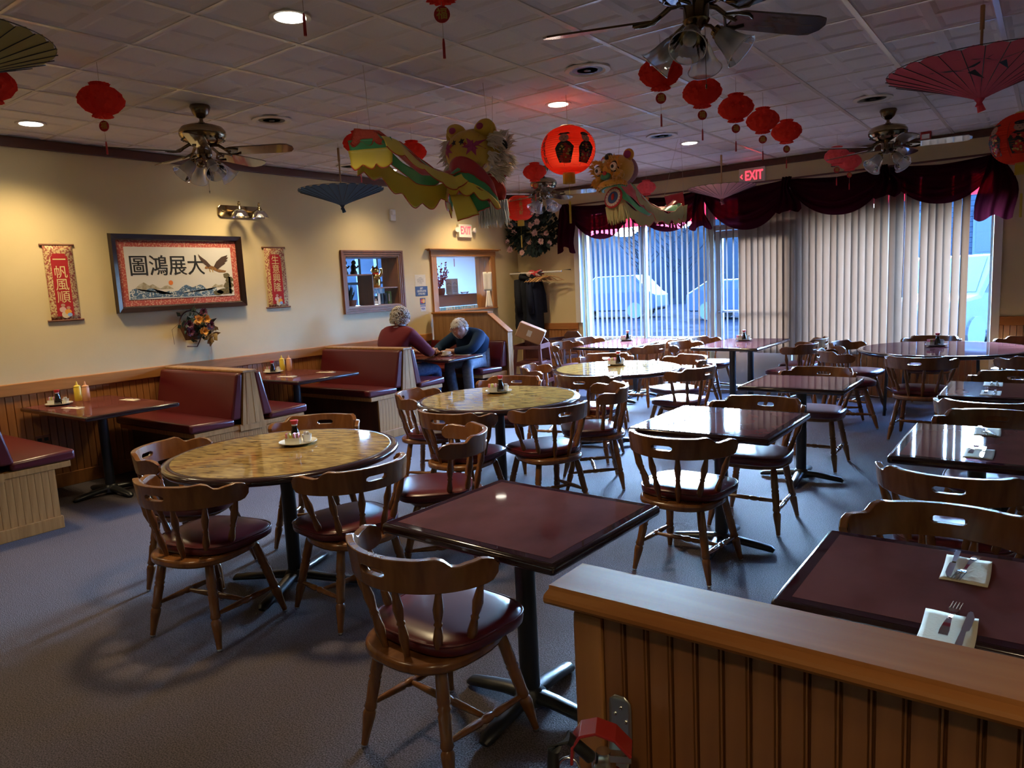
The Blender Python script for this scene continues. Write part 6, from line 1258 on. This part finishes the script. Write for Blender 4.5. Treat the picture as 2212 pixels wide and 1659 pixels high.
# ================================================================ PEOPLE
def skin_mesh(name, mt, parent, joints, edges, roots, sub=2):
    names = list(joints); me = bpy.data.meshes.new(name); me.from_pydata([joints[n][0] for n in names], [(names.index(a), names.index(b)) for a, b in edges], []); me.materials.append(M[mt])
    o = bpy.data.objects.new(name, me); COL.objects.link(o); o.parent = parent
    md = o.modifiers.new('skin', 'SKIN'); md.use_smooth_shade = True
    for i, n in enumerate(names):
        sv = me.skin_vertices[0].data[i]; r_ = joints[n][1]; sv.radius = (r_, r_) if not isinstance(r_, tuple) else r_; sv.use_root = n in roots
    s_ = o.modifiers.new('smooth', 'SUBSURF'); s_.levels = sub; s_.render_levels = sub
    return o
def head(t, c, fwd, up, hair, strands, man):
    f_ = V(fwd).normalized(); u_ = (V(up) - f_ * V(up).dot(f_)).normalized(); l_ = u_.cross(f_)
    mx = MX(((l_.x, f_.x, u_.x, c[0]), (l_.y, f_.y, u_.y, c[1]), (l_.z, f_.z, u_.z, c[2]), (0, 0, 0, 1)))   # x = left, y = forward, z = up
    def hf(u, v):
        a = 2 * pi * u; t_ = -pi / 2 + pi * v; x = .074 * cos(t_) * sin(a); y = .093 * cos(t_) * cos(a); z = .112 * sin(t_)
        fr = max(0, cos(a)) * cos(t_)
        if z < -.03: k = min(1, (-.03 - z) / .08); x *= 1 - .32 * k; y = y * (1 - .25 * k) + .018 * k
        y += .024 * math.exp(-((x / .012) ** 2 + ((z + .022) / .020) ** 2)) * (fr > 0)                    # nose
        y += .012 * math.exp(-((x / .010) ** 2 + ((z - .0) / .03) ** 2)) * (fr > 0)
        y -= .010 * math.exp(-(((abs(x) - .031) / .015) ** 2 + ((z - .008) / .012) ** 2)) * (fr > 0)       # sockets
        y += .006 * math.exp(-(((abs(x) - .03) / .02) ** 2 + ((z - .03) / .01) ** 2)) * (fr > 0)           # brow
        y -= .004 * math.exp(-((x / .024) ** 2 + ((z + .062) / .004) ** 2)) * (fr > 0)                     # mouth line
        y += .010 * math.exp(-((x / .018) ** 2 + ((z + .095) / .014) ** 2)) * (fr > 0)                     # chin
        return (x, y, z)
    h_ = MB().grid(hf, 40, 30, True, mx).build('head', M['skin'], t, smooth=180)
    for s_ in (-1, 1):
        MB().ell((s_ * .031, .080, .008), (.0115, .0085, .008), 10, 8, mx).build('eye', M['eye'], h_, smooth=180); MB().ell((s_ * .031, .0885, .007), (.004, .002, .004), 8, 6, mx).build('iris', M['black'], h_, smooth=180)
        MB().ell((s_ * .076, -.008, .0), (.008, .018, .03), 10, 8, mx).ell((s_ * .080, -.004, -.0), (.005, .010, .018), 8, 6, mx).build('ear', M['skin'], h_, smooth=180)
    MB().ell((0, .0875, -.060), (.022, .006, .004), 10, 6, mx).ell((0, .086, -.067), (.02, .006, .004), 10, 6, mx).build('lips', M['lip'], h_, smooth=180)
    rr = random.Random(5 + man); b = MB()
    b.grid(lambda u, v: ((.079 * cos(pi * v / 2 * 1.0) * sin(2 * pi * u)), (.098 * cos(pi * v / 2) * cos(2 * pi * u)) - .010, .032 * (1 - v) + .122 * v - (.06 * (1 - v) if cos(2 * pi * u) < .25 else -.022 * (1 - v))), 32, 10, True, mx)
    for k in range(strands):
        a = rr.uniform(0, 2 * pi); t_ = math.asin(rr.uniform(.05, 1)); 
        if cos(a) < .3: t_ = math.asin(rr.uniform(-.5, 1))
        elif not man: t_ = math.asin(rr.uniform(.52, 1))
        p = V((.079 * cos(t_) * sin(a), .098 * cos(t_) * cos(a) - .010, .118 * sin(t_) + .004)); n_ = p.normalized()
        if man:
            w_ = n_.orthogonal().normalized(); w_.rotate(Quaternion(n_, rr.uniform(0, 6.28))); b.tube([mx @ p, mx @ (p + n_ * .018 + w_ * .012), mx @ (p + n_ * .022 - w_ * .004), mx @ (p + n_ * .010 - w_ * .014)], [.0055, .006, .0055, .003], 4)
        else:
            d = V((n_.x * .3, n_.y * .25 + (.5 if cos(a) > .2 else -.1), -1)); d = (d - n_ * d.dot(n_)).normalized(); L = rr.uniform(.05, .075) * (.55 if cos(a) > .3 else 1); b.tube([mx @ p, mx @ (p + d * L * .5 + n_ * .008), mx @ (p + d * L + n_ * .001)], [.004, .005, .0015], 4)
    b.build('hair', M[hair], h_, smooth=60); return mx
def hand(J, E, Rt, tag_, wrist, palm_end, up, side, curl=.4, spread=.05, thumb_up=False):
    """fingers as separate chains rooted in the palm"""
    w, pe = V(wrist), V(palm_end); d = (pe - w).normalized(); u = (V(up) - d * V(up).dot(d)).normalized(); s_ = d.cross(u) * side
    for k, L in enumerate([.072, .080, .075, .058]):
        off = (1.5 - k) * .019; a = pe + s_ * off * .9 - d * .018; nm_ = '%s%d' % (tag_, k)
        p1 = pe + s_ * off + d * (L * .42) - u * (L * .12 * curl); p2 = p1 + d * (L * .34 * (1 - .5 * curl)) - u * (L * .34 * curl * 1.2); p3 = p2 + d * (L * .26 * (1 - curl)) - u * (L * .26 * curl * 1.4)
        for j, (p, r_) in enumerate([(a, .0105), (p1, .0092), (p2, .0085), (p3, .0068)]): J[nm_ + str(j)] = (tuple(p), r_)
        E += [(nm_ + '0', nm_ + '1'), (nm_ + '1', nm_ + '2'), (nm_ + '2', nm_ + '3')]; Rt.append(nm_ + '0')
    b0 = w + d * .03 + s_ * .022; tdir = (u * 1.0 + d * .35) if thumb_up else (s_ * .75 + d * .7)
    b1 = b0 + s_ * .016 + tdir.normalized() * .03; b2 = b1 + tdir.normalized() * .034; b3 = b2 + tdir.normalized() * .024
    for j, (p, r_) in enumerate([(b0, .014), (b1, .0115), (b2, .010), (b3, .0075)]): J[tag_ + 't%d' % j] = (tuple(p), r_)
    E += [(tag_ + 't0', tag_ + 't1'), (tag_ + 't1', tag_ + 't2'), (tag_ + 't2', tag_ + 't3')]; Rt.append(tag_ + 't0')
def person(label, J, fwd, headc, up, hair, strands, man, top_mt, top_r, leg_mt, hands, collar=None):
    t = thing('person', label, 'person', (J['pelvis'][0][0], J['pelvis'][0][1], 0)); o = V(t.location)
    K = {k: (tuple(V(p) - o), r_) for k, (p, r_) in J.items()}
    E = [('pelvis', 'belly'), ('belly', 'chest'), ('chest', 'neck'), ('neck', 'skull')]
    for s_ in 'lr': E += [('chest', 'sh' + s_), ('sh' + s_, 'el' + s_), ('el' + s_, 'wr' + s_), ('wr' + s_, 'pm' + s_), ('pelvis', 'hp' + s_), ('hp' + s_, 'kn' + s_), ('kn' + s_, 'an' + s_), ('an' + s_, 'to' + s_)]
    Jb = dict(K); Eb = list(E); Rt = ['pelvis']
    for s_, kw in hands.items(): hand(Jb, Eb, Rt, 'f' + s_, K['wr' + s_][0], K['pm' + s_][0], **kw)
    skin_mesh('body', 'skin', t, Jb, Eb, Rt)
    top = {k: (K[k][0], r_) for k, r_ in top_r.items()}; te = [e for e in E if e[0] in top and e[1] in top]
    for s_ in 'lr':   # cuffs stop short of the wrist
        p, q = V(K['el' + s_][0]), V(K['wr' + s_][0]); top['cu' + s_] = (tuple(p.lerp(q, .90)), .040); te.append(('el' + s_, 'cu' + s_))
    skin_mesh('sweater' if man else 'jacket', top_mt, t, top, te, ['pelvis'])
    lj = {k: (K[k][0], r_) for k, r_ in {'pelvis': .135, 'hpl': .10, 'hpr': .10, 'knl': .072, 'knr': .072}.items()}; le = [('pelvis', 'hpl'), ('pelvis', 'hpr'), ('hpl', 'knl'), ('hpr', 'knr')]
    for s_ in 'lr': lj['lo' + s_] = (tuple(V(K['kn' + s_][0]).lerp(V(K['an' + s_][0]), .93)), .058); le.append(('kn' + s_, 'lo' + s_))
    skin_mesh('trousers', leg_mt, t, lj, le, ['pelvis'])
    sj = {}
    for s_ in 'lr':
        a, b_ = V(K['an' + s_][0]), V(K['to' + s_][0]); d = (b_ - a); MB().ell(tuple(a + d * .42 + V((0, 0, -.022))), (.047, .13, .045), 14, 8, None).build('shoe', M['black'], t, smooth=180)
    head(t, tuple(V(headc) - o), fwd, up, hair, strands, man)
    if collar: MB().tube([tuple(V(K['neck'][0]) + V((.066 * cos(a), .06 * sin(a) + .0, .012 + .012 * sin(a)))) for a in [k * pi / 8 for k in range(16)]], .014, 6, True).build('collar', M[collar], t, smooth=60)
    return t
man = {'pelvis': ((-5.93, 5.75, .62), .10), 'belly': ((-5.93, 5.73, .80), .10), 'chest': ((-5.92, 5.77, .96), .10), 'neck': ((-5.91, 5.83, 1.085), .052), 'skull': ((-5.905, 5.86, 1.15), .05),
       'shl': ((-6.11, 5.84, 1.00), .05), 'ell': ((-6.18, 6.04, .80), .046), 'wrl': ((-5.98, 6.17, .775), .030), 'pml': ((-5.90, 6.20, .775), .036),
       'shr': ((-5.70, 5.80, 1.00), .05), 'elr': ((-5.63, 6.00, .79), .046), 'wrr': ((-5.735, 6.17, .785), .030), 'pmr': ((-5.77, 6.235, .80), .036),
       'hpl': ((-6.03, 5.84, .60), .075), 'knl': ((-6.02, 6.24, .585), .06), 'anl': ((-6.02, 6.20, .09), .04), 'tol': ((-6.02, 6.36, .04), .03), 'hpr': ((-5.82, 5.84, .60), .075), 'knr': ((-5.70, 6.20, .585), .06), 'anr': ((-5.74, 6.16, .09), .04), 'tor': ((-5.74, 6.32, .04), .03)}
person('grey-haired person in a burgundy sweater and blue jeans leaning over the booth table', man, (.30, .92, -.16), (-5.915, 5.875, 1.185), (0, -.05, 1), 'hair_grey', 420, 1, 'cloth_burg',
       {'pelvis': .155, 'belly': .16, 'chest': .18, 'neck': .075, 'shl': .095, 'shr': .095, 'ell': .066, 'elr': .066}, 'jeans',
       {'l': dict(up=(0, 0, 1), side=1, curl=.35), 'r': dict(up=(-.2, 0, 1), side=-1, curl=.25, thumb_up=True)}, 'shirt')
wom = {'pelvis': ((-5.66, 6.86, .62), .10), 'belly': ((-5.66, 6.84, .76), .10), 'chest': ((-5.65, 6.74, .90), .095), 'neck': ((-5.645, 6.63, .975), .052), 'skull': ((-5.64, 6.58, 1.0), .05),
       'shl': ((-5.46, 6.72, .91), .048), 'ell': ((-5.42, 6.50, .775), .044), 'wrl': ((-5.62, 6.37, .765), .028), 'pml': ((-5.70, 6.345, .772), .034),
       'shr': ((-5.84, 6.72, .91), .048), 'elr': ((-5.96, 6.52, .775), .044), 'wrr': ((-5.86, 6.36, .765), .028), 'pmr': ((-5.80, 6.31, .77), .034),
       'hpl': ((-5.56, 6.80, .62), .075), 'knl': ((-5.44, 6.42, .60), .062), 'anl': ((-5.44, 6.46, .09), .04), 'tol': ((-5.44, 6.30, .04), .03), 'hpr': ((-5.76, 6.80, .62), .075), 'knr': ((-5.74, 6.44, .60), .062), 'anr': ((-5.70, 6.50, .09), .04), 'tor': ((-5.70, 6.34, .04), .03)}
person('white-haired person in a navy jacket bowed over the end booth table', wom, (.42, -.84, -.28), (-5.632, 6.55, 1.01), (0, -.35, .9), 'hair_white', 520, 0, 'cloth_navy',
       {'pelvis': .185, 'belly': .18, 'chest': .17, 'neck': .08, 'shl': .09, 'shr': .09, 'ell': .066, 'elr': .066}, 'jeans_grey',
       {'l': dict(up=(0, 0, 1), side=-1, curl=.5), 'r': dict(up=(0, 0, 1), side=1, curl=.45)})
